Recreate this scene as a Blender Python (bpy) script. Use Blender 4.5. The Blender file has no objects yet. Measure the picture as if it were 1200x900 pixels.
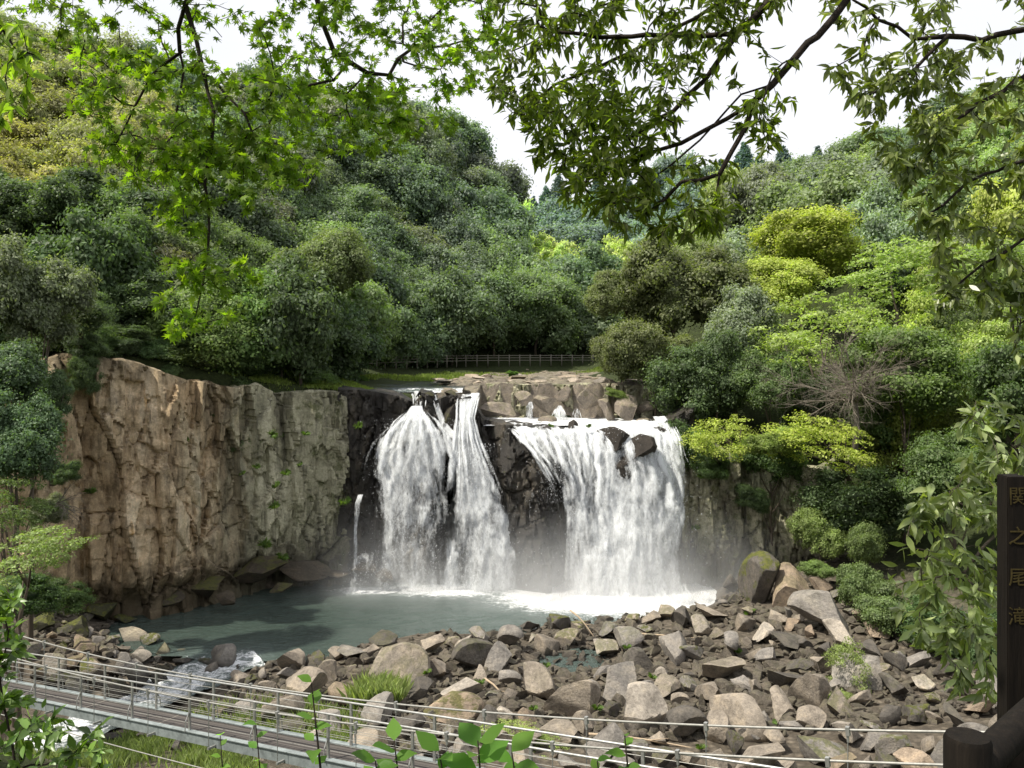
import bpy, bmesh, math, random
import numpy as np
from mathutils import Vector, Matrix
random.seed(7); RNG = np.random.default_rng(7)
sc = bpy.context.scene
COL = sc.collection
F = 1039.0; EYE = 22.0; HY = 400.0

def W(px, py, d):
    return Vector(((px-600)/F*d, d, EYE-(py-HY)/F*d))
def PX(x, y, z):
    return 600+F*x/y, HY+F*(EYE-z)/y

# ------------------------------------------------------------------ camera / light
cam = bpy.data.cameras.new('camera'); co = bpy.data.objects.new('camera', cam); COL.objects.link(co)
co.location = (0, 0, EYE); co.rotation_euler = (math.pi/2, 0, 0)
cam.sensor_width = 36; cam.lens = 36*F/1200; cam.shift_y = -50/1200; cam.clip_start = .05; cam.clip_end = 5000
sc.camera = co
SUN = Vector((-.56, -.20, .95)).normalized()
el = math.asin(SUN.z)
sl = bpy.data.lights.new('sun', 'SUN'); so = bpy.data.objects.new('sun', sl); COL.objects.link(so)
so.rotation_euler = SUN.to_track_quat('Z', 'Y').to_euler(); sl.energy = 6.2; sl.angle = math.radians(.6); sl.color = (1, .94, .82)
so.location = (-30, 20, 90)
w = bpy.data.worlds.new("World"); sc.world = w; w.use_nodes = True
nt = w.node_tree; nt.nodes.clear()
def wn(t, **k):
    n = nt.nodes.new(t)
    for a, b in k.items(): setattr(n, a, b)
    return n
sky = wn('ShaderNodeTexSky', sky_type='NISHITA', sun_disc=False, sun_elevation=el, sun_rotation=math.atan2(SUN.x, SUN.y), dust_density=4.0, air_density=1.2)
bg = wn('ShaderNodeBackground'); bg.inputs['Strength'].default_value = .138
# thin bright cloud over the whole sky
tc = wn('ShaderNodeTexCoord'); mp = wn('ShaderNodeMapping'); mp.inputs['Scale'].default_value = (1, 1, 2.5)
ns = wn('ShaderNodeTexNoise'); ns.inputs['Scale'].default_value = 2.2; ns.inputs['Detail'].default_value = 6
rp = wn('ShaderNodeValToRGB'); rp.color_ramp.elements[0].position = .3; rp.color_ramp.elements[1].position = .7
rp.color_ramp.elements[0].color = (7.4, 7.5, 7.9, 1); rp.color_ramp.elements[1].color = (8.7, 8.7, 9.0, 1)
mx = wn('ShaderNodeMixRGB'); mx.inputs[0].default_value = .9
ow = wn('ShaderNodeOutputWorld')
L = nt.links.new
L(tc.outputs['Generated'], mp.inputs[0]); L(mp.outputs[0], ns.inputs['Vector']); L(ns.outputs[0], rp.inputs[0])
L(sky.outputs[0], mx.inputs[1]); L(rp.outputs[0], mx.inputs[2]); L(mx.outputs[0], bg.inputs[0]); L(bg.outputs[0], ow.inputs[0])
sc.view_settings.view_transform = 'Standard'; sc.view_settings.look = 'None'; sc.view_settings.exposure = 0
cy = sc.cycles
cy.max_bounces = 7; cy.diffuse_bounces = 3; cy.glossy_bounces = 2; cy.transmission_bounces = 3; cy.transparent_max_bounces = 24; cy.volume_bounces = 1
cy.use_denoising = True; cy.caustics_reflective = False; cy.caustics_refractive = False
try: cy.denoiser = 'OPENIMAGEDENOISE'
except Exception: pass
cy.sample_clamp_indirect = 6; cy.sample_clamp_direct = 4

# ------------------------------------------------------------------ noise
def _h(ix, iy, iz, s):
    n = (ix*374761393 + iy*668265263 + iz*2147483647 + s*974711) & 0xFFFFFFFF
    n = ((n ^ (n >> 13))*1274126177) & 0xFFFFFFFF
    n = ((n ^ (n >> 16))*2246822519) & 0xFFFFFFFF
    return ((n ^ (n >> 15)) & 0xFFFF)/65535.0
def vn(p, s=0):
    p = np.asarray(p, float); i = np.floor(p).astype(np.int64); f = p-i; f = f*f*(3-2*f); o = 0
    for a in (0, 1):
        for b in (0, 1):
            for c in (0, 1):
                wgt = (f[..., 0] if a else 1-f[..., 0])*(f[..., 1] if b else 1-f[..., 1])*(f[..., 2] if c else 1-f[..., 2])
                o = o+wgt*_h(i[..., 0]+a, i[..., 1]+b, i[..., 2]+c, s)
    return o*2-1
def fbm(p, oct=4, s=0):
    p = np.asarray(p, float); o = 0; a = 1; t = 0
    for k in range(oct):
        o = o+a*vn(p*2**k, s+k*17); t += a; a *= .5
    return o/t
def sstep(a, b, x):
    t = np.clip((x-a)/(b-a), 0, 1); return t*t*(3-2*t)

# ------------------------------------------------------------------ object helpers
def tag(o, label=None, cat=None, group=None, kind=None):
    if label: o['label'] = label
    if cat: o['category'] = cat
    if group: o['group'] = group
    if kind: o['kind'] = kind
    return o
def link(name, me, mat=None, parent=None):
    o = bpy.data.objects.new(name, me); COL.objects.link(o)
    if mat is not None and not me.materials: me.materials.append(mat)
    if parent: o.parent = parent
    return o
def empty(name, loc, label=None, cat=None, group=None, rz=0):
    o = bpy.data.objects.new(name, None); COL.objects.link(o); o.location = loc; o.rotation_euler = (0, 0, rz); o.empty_display_size = .2
    return tag(o, label, cat, group)
def pymesh(name, V, Fc, smooth=False):
    me = bpy.data.meshes.new(name); me.from_pydata([tuple(v) for v in V], [], Fc)
    if smooth: me.shade_smooth()
    return me
def fastmesh(name, V, quads=None, tris=None, smooth=False):
    """numpy verts + int quads/tris"""
    V = np.asarray(V, np.float32); me = bpy.data.meshes.new(name)
    loops = []; starts = []; tot = 0; counts = []
    if quads is not None and len(quads):
        q = np.asarray(quads, np.int32); loops.append(q.ravel()); starts.append(np.arange(len(q))*4+tot); tot += q.size; counts.append(np.full(len(q), 4))
    if tris is not None and len(tris):
        q = np.asarray(tris, np.int32); loops.append(q.ravel()); starts.append(np.arange(len(q))*3+tot); tot += q.size; counts.append(np.full(len(q), 3))
    lo = np.concatenate(loops); st = np.concatenate(starts)
    me.vertices.add(len(V)); me.vertices.foreach_set('co', V.ravel())
    me.loops.add(len(lo)); me.loops.foreach_set('vertex_index', lo.astype(np.int32))
    me.polygons.add(len(st)); me.polygons.foreach_set('loop_start', st.astype(np.int32))
    me.update(calc_edges=True); me.validate()
    if smooth: me.shade_smooth()
    return me
def vattr(me, name, vals):
    a = me.attributes.new(name, 'FLOAT', 'POINT'); a.data.foreach_set('value', np.asarray(vals, np.float32).ravel())
def gridfaces(nr, nc):
    i = np.arange((nr-1)*nc).reshape(nr-1, nc)[:, :-1].ravel()
    return np.stack([i, i+1, i+nc+1, i+nc], 1)
class MB:
    def __init__(s): s.v = []; s.f = []
    def box(s, c, sz, rot=None):
        M = rot.to_matrix() if rot is not None and hasattr(rot, 'to_matrix') else (rot or Matrix.Identity(3)); b = len(s.v); c = Vector(c)
        for x in (-.5, .5):
            for y in (-.5, .5):
                for z in (-.5, .5): s.v.append(c+M@Vector((x*sz[0], y*sz[1], z*sz[2])))
        for f in ((0, 1, 3, 2), (4, 6, 7, 5), (0, 4, 5, 1), (2, 3, 7, 6), (0, 2, 6, 4), (1, 5, 7, 3)): s.f.append([b+i for i in f])
    def tube(s, pts, r, n=8, cap=True):
        pts = [Vector(p) for p in pts]; k = len(pts); rr = r if hasattr(r, '__len__') else [r]*k; b = len(s.v); up = None
        for i, p in enumerate(pts):
            t = (pts[min(i+1, k-1)]-pts[max(i-1, 0)])
            t = t.normalized() if t.length > 1e-9 else Vector((0, 0, 1))
            if up is None: up = t.orthogonal().normalized()
            up = (up-t*up.dot(t)); up = up.normalized() if up.length > 1e-6 else t.orthogonal().normalized()
            q = t.cross(up)
            for j in range(n):
                a = 2*math.pi*j/n; s.v.append(p+(up*math.cos(a)+q*math.sin(a))*rr[i])
        for i in range(k-1):
            for j in range(n):
                s.f.append([b+i*n+j, b+i*n+(j+1) % n, b+(i+1)*n+(j+1) % n, b+(i+1)*n+j])
        if cap:
            s.f.append([b+j for j in reversed(range(n))]); s.f.append([b+(k-1)*n+j for j in range(n)])
    def mesh(s, name, smooth=False): return pymesh(name, s.v, s.f, smooth)
    def build(s, name, mat, parent=None, smooth=False, sharp=None):
        me = s.mesh(name, smooth)
        if sharp and smooth: me.set_sharp_from_angle(angle=sharp)
        return link(name, me, mat, parent)

# ------------------------------------------------------------------ materials
class NT:
    def __init__(s, name):
        s.m = bpy.data.materials.new(name); s.m.use_nodes = True; s.t = s.m.node_tree; s.t.nodes.clear()
        s.out = s.n('ShaderNodeOutputMaterial')
    def n(s, t, **k):
        x = s.t.nodes.new(t)
        for a, b in k.items(): setattr(x, a, b)
        return x
    def l(s, a, b): s.t.links.new(a, b)
    def val(s, sock, v):
        if hasattr(v, 'is_output'): s.l(v, sock)
        elif isinstance(v, tuple) and len(v) == 3 and sock.type == 'RGBA': sock.default_value = (*v, 1)
        else: sock.default_value = v
    def math(s, op, a, b=0.0, c=0.0, clamp=False):
        x = s.n('ShaderNodeMath', operation=op, use_clamp=clamp)
        for i, v in enumerate((a, b, c)): s.val(x.inputs[i], v)
        return x.outputs[0]
    def mix(s, f, a, b, mode='MIX'):
        x = s.n('ShaderNodeMixRGB', blend_type=mode)
        for i, v in enumerate((f, a, b)): s.val(x.inputs[i], v)
        return x.outputs[0]
    def pos(s): return s.n('ShaderNodeNewGeometry').outputs['Position']
    def objc(s): return s.n('ShaderNodeTexCoord').outputs['Object']
    def map(s, v, scale=(1, 1, 1), loc=(0, 0, 0)):
        x = s.n('ShaderNodeMapping'); s.l(v, x.inputs[0]); x.inputs['Scale'].default_value = scale; x.inputs['Location'].default_value = loc; return x.outputs[0]
    def noise(s, v, sc_, det=6, rough=.6, dist=0):
        x = s.n('ShaderNodeTexNoise'); s.l(v, x.inputs['Vector']); x.inputs['Scale'].default_value = sc_; x.inputs['Detail'].default_value = det
        x.inputs['Roughness'].default_value = rough; x.inputs['Distortion'].default_value = dist; return x.outputs[0]
    def ramp(s, f, stops):
        x = s.n('ShaderNodeValToRGB'); e = x.color_ramp.elements
        while len(e) > 1: e.remove(e[-1])
        for i, (p, c) in enumerate(stops):
            q = e[0] if i == 0 else e.new(p)
            q.position = p; q.color = (*c, 1) if not isinstance(c, (int, float)) else (c, c, c, 1)
        s.l(f, x.inputs[0]); return x.outputs[0]
    def sep(s, v):
        x = s.n('ShaderNodeSeparateXYZ'); s.l(v, x.inputs[0]); return x.outputs
    def attr(s, name): return s.n('ShaderNodeAttribute', attribute_name=name).outputs['Fac']
    def ocolor(s): return s.n('ShaderNodeObjectInfo').outputs['Color']
    def orand(s): return s.n('ShaderNodeObjectInfo').outputs['Random']
    def bump(s, h, st=.5, dist=.1):
        x = s.n('ShaderNodeBump'); x.inputs['Strength'].default_value = st; x.inputs['Distance'].default_value = dist; s.l(h, x.inputs['Height']); return x.outputs[0]
    def pbsdf(s, col, rough=.8, spec=.3, normal=None, metal=0):
        x = s.n('ShaderNodeBsdfPrincipled'); s.val(x.inputs['Base Color'], col); s.val(x.inputs['Roughness'], rough)
        s.val(x.inputs['Specular IOR Level'], spec); s.val(x.inputs['Metallic'], metal)
        if normal is not None: s.l(normal, x.inputs['Normal'])
        return x.outputs[0]
    def mixs(s, f, a, b):
        x = s.n('ShaderNodeMixShader'); s.val(x.inputs[0], f); s.l(a, x.inputs[1]); s.l(b, x.inputs[2]); return x.outputs[0]
    def done(s, surf): s.l(surf, s.out.inputs[0]); return s.m

def m_leaf(name, transl=.35, rough=.55, spec=.25, tcol=(1.5, 1.75, .55)):
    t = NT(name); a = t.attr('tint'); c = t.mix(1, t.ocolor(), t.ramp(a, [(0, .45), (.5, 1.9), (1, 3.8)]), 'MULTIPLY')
    x = t.n('ShaderNodeHueSaturation'); t.val(x.inputs['Hue'], t.math('ADD', .488, t.math('MULTIPLY', t.attr('hue'), .024))); t.l(c, x.inputs['Color']); c = x.outputs[0]
    tr = t.n('ShaderNodeBsdfTranslucent'); t.l(t.mix(1, c, tcol, 'MULTIPLY'), tr.inputs[0])
    return t.done(t.mixs(transl, t.pbsdf(c, rough, spec), tr.outputs[0]))
M_LEAF = m_leaf('foliage', .4, .5, .3); M_MAPLE = m_leaf('backlit_leaf', .55, .5, .3, (2.1, 2.5, .55)); M_GLOSSY = m_leaf('glossy_leaf', .3, .36, .5, (2.0, 2.2, .5))
def m_bark(name, c1, c2, sc_=8):
    t = NT(name); v = t.map(t.objc(), (1, 1, .25)); n = t.noise(v, sc_, 8, .7)
    return t.done(t.pbsdf(t.ramp(n, [(.3, c1), (.7, c2)]), .9, .2, t.bump(n, .8, .03)))
M_BARK = m_bark('bark', (.05, .04, .03), (.16, .13, .1)); M_TWIG = m_bark('dark_bark', (.012, .009, .007), (.045, .034, .026), 20)
M_GREYBARK = m_bark('grey_bark', (.11, .095, .075), (.27, .235, .19), 3)

def m_rock():
    t = NT('boulder_rock'); o = t.objc(); r = t.orand()
    off = t.n('ShaderNodeVectorMath', operation='ADD'); t.l(o, off.inputs[0]); cx = t.n('ShaderNodeCombineXYZ'); t.l(t.math('MULTIPLY', r, 40), cx.inputs[0]); t.l(cx.outputs[0], off.inputs[1]); o = off.outputs[0]
    n1 = t.noise(o, 1.6, 8, .65); n2 = t.noise(o, 9, 6, .7); n3 = t.noise(o, 45, 3, .7)
    c = t.mix(1, t.ocolor(), t.ramp(n1, [(.25, (.42, .40, .38)), (.5, (.95, .93, .92)), (.72, (1.4, 1.32, 1.2))]), 'MULTIPLY')
    c = t.mix(1, c, t.ramp(n2, [(.3, .6), (.5, 1.), (.75, 1.35)]), 'MULTIPLY')
    c = t.mix(1, c, t.ramp(n3, [(.3, .75), (.7, 1.2)]), 'MULTIPLY')
    nz = t.sep(t.n('ShaderNodeNewGeometry').outputs['Normal'])[2]
    moss = t.math('MULTIPLY', t.ramp(t.math('ADD', t.noise(o, 2.5, 7, .7), t.math('MULTIPLY', nz, .12)), [(.54, 0), (.63, 1)]), t.n('ShaderNodeObjectInfo').outputs['Alpha'])
    c = t.mix(moss, c, t.ramp(n2, [(.35, (.05, .06, .012)), (.7, (.14, .14, .03))]))
    h = t.math('ADD', n2, t.math('MULTIPLY', n3, .35))
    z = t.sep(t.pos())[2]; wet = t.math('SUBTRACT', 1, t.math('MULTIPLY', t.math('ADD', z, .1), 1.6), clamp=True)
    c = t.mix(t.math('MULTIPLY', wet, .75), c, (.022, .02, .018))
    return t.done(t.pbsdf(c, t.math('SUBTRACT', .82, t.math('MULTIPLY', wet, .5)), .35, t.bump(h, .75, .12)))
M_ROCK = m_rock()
def m_cliff():
    t = NT('cliff_rock'); p = t.pos(); x, y, z = t.sep(p)
    v = t.map(p, (1, 1, .22)); n1 = t.noise(v, .35, 7, .65); n2 = t.noise(p, .9, 8, .7); n3 = t.noise(p, 5, 6, .75); n4 = t.noise(t.map(p, (1, 1, .12)), 1.3, 6, .7)
    warm = t.ramp(n1, [(.28, (.16, .105, .06)), (.40, (.42, .31, .19)), (.54, (.60, .47, .31)), (.63, (.68, .56, .40)), (.70, (.68, .42, .17))])
    grey = t.ramp(n1, [(.3, (.17, .155, .115)), (.5, (.42, .40, .28)), (.7, (.58, .545, .40))])
    fx = t.ramp(t.math('ADD', t.math('MULTIPLY', t.math('ADD', x, 26.0), .13), t.math('MULTIPLY', t.noise(v, .55, 5, .6), 1.1)), [(.45, 0), (1., 1)])
    c = t.mix(fx, warm, grey)
    c = t.mix(1, c, t.ramp(n2, [(.3, .45), (.5, 1.), (.7, 1.35)]), 'MULTIPLY')
    c = t.mix(1, c, t.ramp(n3, [(.3, .7), (.7, 1.25)]), 'MULTIPLY')
    c = t.mix(1, c, t.ramp(n4, [(.34, .42), (.5, 1.0)]), 'MULTIPLY')
    low = t.ramp(t.math('ADD', z, t.math('MULTIPLY', n2, 5)), [(0, 0), (1, 1)])
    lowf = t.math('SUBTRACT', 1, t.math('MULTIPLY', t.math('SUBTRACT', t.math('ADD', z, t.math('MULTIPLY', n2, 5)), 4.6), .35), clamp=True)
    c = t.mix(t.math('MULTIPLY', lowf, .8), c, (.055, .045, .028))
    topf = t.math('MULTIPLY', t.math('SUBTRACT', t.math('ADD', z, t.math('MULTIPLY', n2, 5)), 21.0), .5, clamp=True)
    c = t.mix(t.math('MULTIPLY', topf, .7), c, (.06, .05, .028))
    moss = t.ramp(t.math('ADD', n2, t.math('MINIMUM', t.math('MULTIPLY', t.math('ADD', x, 22), .016), .085)), [(.57, 0), (.69, 1)])
    c = t.mix(t.math('MULTIPLY', moss, .8), c, t.ramp(n3, [(.35, (.035, .045, .012)), (.7, (.09, .10, .025))]))
    return t.done(t.pbsdf(c, .88, .25, t.bump(t.math('ADD', n3, t.math('MULTIPLY', t.noise(p, 22, 3, .7), .3)), .85, .16)))
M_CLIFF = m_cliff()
def m_wet():
    t = NT('wet_rock'); p = t.pos(); n1 = t.noise(t.map(p, (1, 1, .4)), .5, 7, .65); n2 = t.noise(p, 2, 7, .7); n3 = t.noise(p, 9, 5, .7)
    c = t.ramp(n1, [(.3, (.010, .0085, .007)), (.54, (.032, .027, .021)), (.72, (.12, .10, .072))])
    c = t.mix(1, c, t.ramp(n3, [(.3, .6), (.7, 1.4)]), 'MULTIPLY')
    nz = t.sep(t.n('ShaderNodeNewGeometry').outputs['Normal'])[2]
    c = t.mix(t.ramp(t.math('ADD', n2, t.math('MULTIPLY', nz, .05)), [(.62, 0), (.7, .8)]), c, (.05, .06, .015))
    return t.done(t.pbsdf(c, t.ramp(n2, [(.3, .25), (.7, .6)]), .5, t.bump(t.math('ADD', n2, n3), .8, .2)))
M_WET = m_wet()
def m_ground():
    t = NT('ground'); p = t.pos(); x, y, z = t.sep(p); n1 = t.noise(p, .25, 8, .65); n2 = t.noise(p, 2.5, 8, .75)
    soil = t.ramp(n2, [(.3, (.018, .022, .01)), (.6, (.045, .06, .02)), (.8, (.08, .1, .03))])
    vo = t.n('ShaderNodeTexVoronoi'); vo.inputs['Scale'].default_value = 2.2; t.l(p, vo.inputs['Vector'])
    grav = t.mix(1, t.ramp(n2, [(.3, (.08, .068, .055)), (.7, (.25, .21, .16))]), t.ramp(vo.outputs['Distance'], [(0, 1.1), (.55, .55)]), 'MULTIPLY')
    bed = t.math('MULTIPLY', t.math('SUBTRACT', 1, t.math('MULTIPLY', t.math('SUBTRACT', t.math('ADD', z, t.math('MULTIPLY', n1, 3)), 4.4), .8), clamp=True), t.math('MULTIPLY', t.math('SUBTRACT', y, 39), .3, clamp=True))
    c = t.mix(bed, soil, grav)
    return t.done(t.pbsdf(c, .95, .2, t.bump(t.math('ADD', n2, t.math('MULTIPLY', vo.outputs['Distance'], -.6)), .8, .2)))
M_GROUND = m_ground()
def m_water(name, deep, shal, rough=.06, bscale=1.1):
    t = NT(name); p = t.pos(); n1 = t.noise(t.map(p, (1, 1.7, 1)), bscale, 5, .6, .6); n2 = t.noise(t.map(p, (1, 1.5, 1)), bscale*4.2, 4, .6)
    h = t.math('ADD', n1, t.math('MULTIPLY', n2, .35))
    f = t.attr('foam'); nf = t.noise(t.map(p, (1, 1.6, 1)), 1.3, 9, .75, .8); ff = t.noise(p, 7, 5, .7)
    foam = t.ramp(t.math('ADD', t.math('ADD', f, t.math('MULTIPLY', t.math('SUBTRACT', nf, .5), 1.6)), t.math('MULTIPLY', t.math('SUBTRACT', ff, .5), .7)), [(.52, 0), (.78, 1)])
    c = t.mix(t.noise(p, .15, 3, .5), deep, shal)
    c = t.mix(t.math('MULTIPLY', f, .8, clamp=True), c, (.30, .37, .36))
    b = t.bump(h, 1., .6)
    return t.done(t.mixs(foam, t.pbsdf(c, rough, .5, b), t.pbsdf((.88, .9, .92), .8, .2, t.bump(ff, .8, .25))))
M_POOL = m_water('pool_water', (.036, .062, .050), (.082, .112, .094), .07, 1.5)
M_STREAM = m_water('stream_water', (.03, .04, .035), (.06, .07, .06), .08, 1.8)
def m_fall(name, seed):
    """falling water: broken white strands that thin out with distance fallen (attribute dens), soft at the sheet's edges"""
    t = NT(name); uv = t.n('ShaderNodeUVMap').outputs[0]; d = t.attr('dens')
    v = t.map(uv, (1, .22, 1), (seed*3.7, seed*1.3, 0)); n1 = t.noise(v, 1.5, 8, .72, .35)
    n2 = t.noise(t.map(uv, (1, .42, 1), (seed, 7, 0)), 5.0, 8, .8, .3)
    n3 = t.noise(t.map(uv, (1, .7, 1), (seed, 3, 2)), .5, 3, .6)
    s_ = t.math('ADD', t.math('MULTIPLY', n1, .62), t.math('ADD', t.math('MULTIPLY', n2, .75), t.math('MULTIPLY', n3, .35)))
    a = t.ramp(t.math('ADD', t.math('SUBTRACT', s_, 1.36), d), [(0, 0), (.16, .35), (.38, .97)])
    df = t.n('ShaderNodeBsdfDiffuse'); df.inputs[0].default_value = (.9, .93, .95, 1); bp = t.bump(t.math('ADD', n1, n2), 1., .35)
    va = t.n('ShaderNodeVectorMath', operation='ADD'); t.l(bp, va.inputs[0]); va.inputs[1].default_value = (-.15, -.45, .9)   # froth scatters light in all directions: a softer normal
    vz = t.n('ShaderNodeVectorMath', operation='NORMALIZE'); t.l(va.outputs[0], vz.inputs[0]); bp = vz.outputs[0]; t.l(bp, df.inputs['Normal'])
    tl = t.n('ShaderNodeBsdfTranslucent'); tl.inputs[0].default_value = (.95, .97, 1, 1); t.l(bp, tl.inputs['Normal'])
    tp = t.n('ShaderNodeBsdfTransparent')
    return t.done(t.mixs(a, tp.outputs[0], t.mixs(.3, df.outputs[0], tl.outputs[0])))
M_FALL = [m_fall('falling_water_%d' % i, i) for i in range(4)]
def m_simple(name, col, rough=.5, spec=.4, metal=0, var=.25, scale=12, bump=.2):
    t = NT(name); n = t.noise(t.objc(), scale, 7, .7); c = t.mix(1, col, t.ramp(n, [(.3, 1-var), (.7, 1+var)]), 'MULTIPLY')
    return t.done(t.pbsdf(c, rough, spec, t.bump(n, bump, .01), metal))
M_STEEL = m_simple('galvanised_steel', (.40, .40, .38), .42, .5, .6, .25, 9)
M_CABLE = m_simple('steel_cable', (.30, .295, .27), .5, .5, .3)
M_BEAM = m_simple('painted_beam', (.23, .26, .26), .6, .4, .1, .35, 4)
M_OLDWOOD = m_simple('old_fence_wood', (.20, .185, .16), .9, .2)
def m_deck():
    t = NT('deck_planks'); v = t.n('ShaderNodeUVMap').outputs[0]; x, y, z = t.sep(v)
    ln = t.math('FRACT', t.math('MULTIPLY', y, 6.5)); gap = t.ramp(ln, [(0, 0), (.1, 1), (.9, 1), (1, 0)])
    n = t.noise(t.map(v, (.4, 6, 1)), 3, 6, .7)
    c = t.mix(1, t.ramp(n, [(.3, (.055, .049, .045)), (.7, (.115, .102, .093))]), t.ramp(gap, [(0, .3), (1, 1)]), 'MULTIPLY')
    ln2 = t.math('FRACT', t.math('MULTIPLY', x, .25)); c = t.mix(t.ramp(ln2, [(0, .8), (.012, 0)]), c, (.35, .32, .27))
    return t.done(t.pbsdf(c, .8, .3, t.bump(gap, .6, .02)))
M_DECK = m_deck()
def m_darkwood():
    t = NT('dark_post_wood'); o = t.objc(); n = t.noise(t.map(o, (14, 14, 1.2)), 2.5, 8, .7)
    c = t.ramp(n, [(.3, (.004, .0032, .0025)), (.6, (.012, .009, .0065)), (.8, (.026, .02, .014))])
    return t.done(t.pbsdf(c, .85, .15, t.bump(n, .8, .01)))
M_DARKWOOD = m_darkwood()

# ------------------------------------------------------------------ terrain
def rbf(pts):
    P = np.array(pts, float); X = P[:, :2]; n = len(P)
    A = np.zeros((n+3, n+3)); D = np.linalg.norm(X[:, None]-X[None], axis=2); A[:n, :n] = -D-np.eye(n)*-.3
    A[:n, n] = 1; A[:n, n+1:] = X; A[n, :n] = 1; A[n+1:, :n] = X.T
    b = np.zeros(n+3); b[:n] = P[:, 2]; s = np.linalg.solve(A, b)
    def f(x, y):
        q = np.stack([np.ravel(x), np.ravel(y)], 1); d = np.linalg.norm(q[:, None]-X[None], axis=2)
        return (-d@s[:n]+s[n]+q@s[n+1:]).reshape(np.shape(x))
    return f
def wp(px, py, d, dz=0):
    p = W(px, py, d); return (p.x, p.y, p.z+dz)
U_PTS = [wp(0,115,105,-15), wp(100,100,115,-17), wp(250,102,130,-18), wp(380,116,150,-15), wp(480,128,170,-11), wp(550,182,180,-9), wp(600,238,185,-8), wp(615,310,185,-6),
  wp(650,418,180), (-26,80,19.5), (-22.5,88,19), (-20.5,98,18.6), (-15.5,108,18.4), (-5.5,118,18.4), (12,130,18.6), wp(130,405,74), wp(60,398,70), (-19,84,17.6), (-12,86,17.3), (-5,100,17.3), (5,92,17.5), (10,105,17.5), (0,112,17.6), (14,115,17.8),
  wp(200,250,100,-6), wp(350,250,125,-6), wp(480,250,140,-6), wp(550,330,150,-5), wp(0,250,85,-6), wp(300,370,95,-4), wp(450,380,125,-4),
  wp(650,270,215,-16), wp(700,330,190,-12), wp(720,400,160), wp(700,285,270,-16),
  (14,90,16), (17,97,18.5), (21,88,15.5), (18,120,20), wp(800,290,108,-8), wp(900,215,135,-7), wp(1000,195,140,-7), wp(1100,160,140,-7), wp(1200,140,130,-7), wp(1000,350,105,-6), wp(1100,350,95,-6), wp(1200,350,85,-6),
  wp(950,450,90,-5), (38,80,11), (44,71,10.5), (70,60,16), (90,70,40),
  wp(640,232,350,-26), wp(800,205,330,-24), wp(960,196,300,-24), wp(480,200,350,-10), wp(1150,170,300,-12), (-150,350,85), (250,350,85), (-150,150,75), (-120,80,60), (-80,70,42), (180,150,75), (150,60,60),
  (-60,62,26), (-46,64,20), (-800,500,90), (800,500,90), (0,1500,90), (-800,-200,60), (800,-200,60)]
L_PTS = [(-25,70,-2), (-5,75,-2.5), (10,76,-2.5), (-15,66,-1.5), (2,74,-1.5), (-17,79,-1), (-30,68,-.6), (14,75,-1.5), (-18.3,58.5,0), (-14.2,62,-.1), (-10.6,65.3,0), (-7.5,66,0), (-2.6,67,0), (3.2,70.3,0), (9.5,70.8,.1), (14,72.6,.1), (18.5,76,.4),
  (0,60.5,.5), (3,61.5,-.25), (6,61,-.2), (10,62,1), (-10,58,.5), (-20,62,-.6), (-22,58,-1.2), (-28,54,-2), (-34,48,-2.8), (-12,50,.8), (0,50,.9), (10,50,1.2), (20,60,1.6), (20,68,1.7), (24,73,2.6), (-26,62,.0), (-30,60,.8),
  (33,66,3.5), (28,58,2.3), (35,52,4), (40,66,8), (30,78,3.5), (45,72,9.5), (60,60,14), (40,40,7), (60,40,14), (0,42,1.3), (20,42,2.4), (-15,44,.5), (-22,46,-.5), (0,25,4), (20,25,6), (-20,25,6), (0,15,9.2), (30,12,12), (-30,12,12), (0,8,14.5), (12,8,15), (-12,8,15),
  (0,2.6,20.35), (15,2.6,20.4), (-15,2.6,20.4), (0,-5,20.6), (20,-10,21), (-20,-10,21), (60,0,21), (-60,0,21), (-27,39,7), (-36,61,2), (-45,53,9), (-60,50,18), (-40,62,4), (100,20,30), (-100,30,35), (-800,-200,60), (800,-200,60), (0,-800,40)]
fU, fL = rbf(U_PTS), rbf(L_PTS)
# the gorge rim, in plan: left of it and beyond is the upper ground
RIM = [(-400,40), (-60,57), (-46,60), (-37,67.6), (-30.5,71.9), (-24,77.9), (-17.5,82.6), (-12,83.2), (0,83.5), (14,83.5), (20,83), (30,81.5), (38,77), (46,69), (62,58), (400,30)]
rx = np.array([p[0] for p in RIM], float); ry = np.array([p[1] for p in RIM], float)
def ground(x, y):
    x = np.asarray(x, float); y = np.asarray(y, float)
    u = fU(x, y); l = fL(x, y)
    shelf = sstep(-4.5, -2.5, x)*(1-sstep(90.9-.12*x, 92.4-.12*x, y))
    u = np.where((x < 18) & (x > -5), u*(1-shelf)+np.minimum(u, 14.0)*shelf, u)
    r = np.interp(x, rx, ry)
    s = sstep(-.4, .8, y-r)
    p = np.stack([x*.3, y*.3, 0*x], -1)
    return l*(1-s)+u*s+.25*fbm(p, 3, 5)*sstep(3, 8, y)
def g1(x, y): return float(ground(np.array([x]), np.array([y]))[0])
def axis(segs):
    o = []
    for a, b, st in segs: o += list(np.arange(a, b, st))
    return np.array(o)
gx = axis([(-2000,-400,200), (-400,-100,12), (-100,-52,2.5), (-52,52,.8), (52,110,2.5), (110,400,12), (400,2001,200)])
gy = axis([(-800,-40,100), (-40,-2,4), (-2,100,.8), (100,190,2), (190,420,6), (420,700,40), (700,2400,200)])
GX, GY = np.meshgrid(gx, gy); GZ = ground(GX, GY)
me = fastmesh('ground', np.stack([GX.ravel(), GY.ravel(), GZ.ravel()], 1), gridfaces(len(gy), len(gx)), smooth=True)
tag(link('ground', me, M_GROUND), kind='structure')

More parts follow.
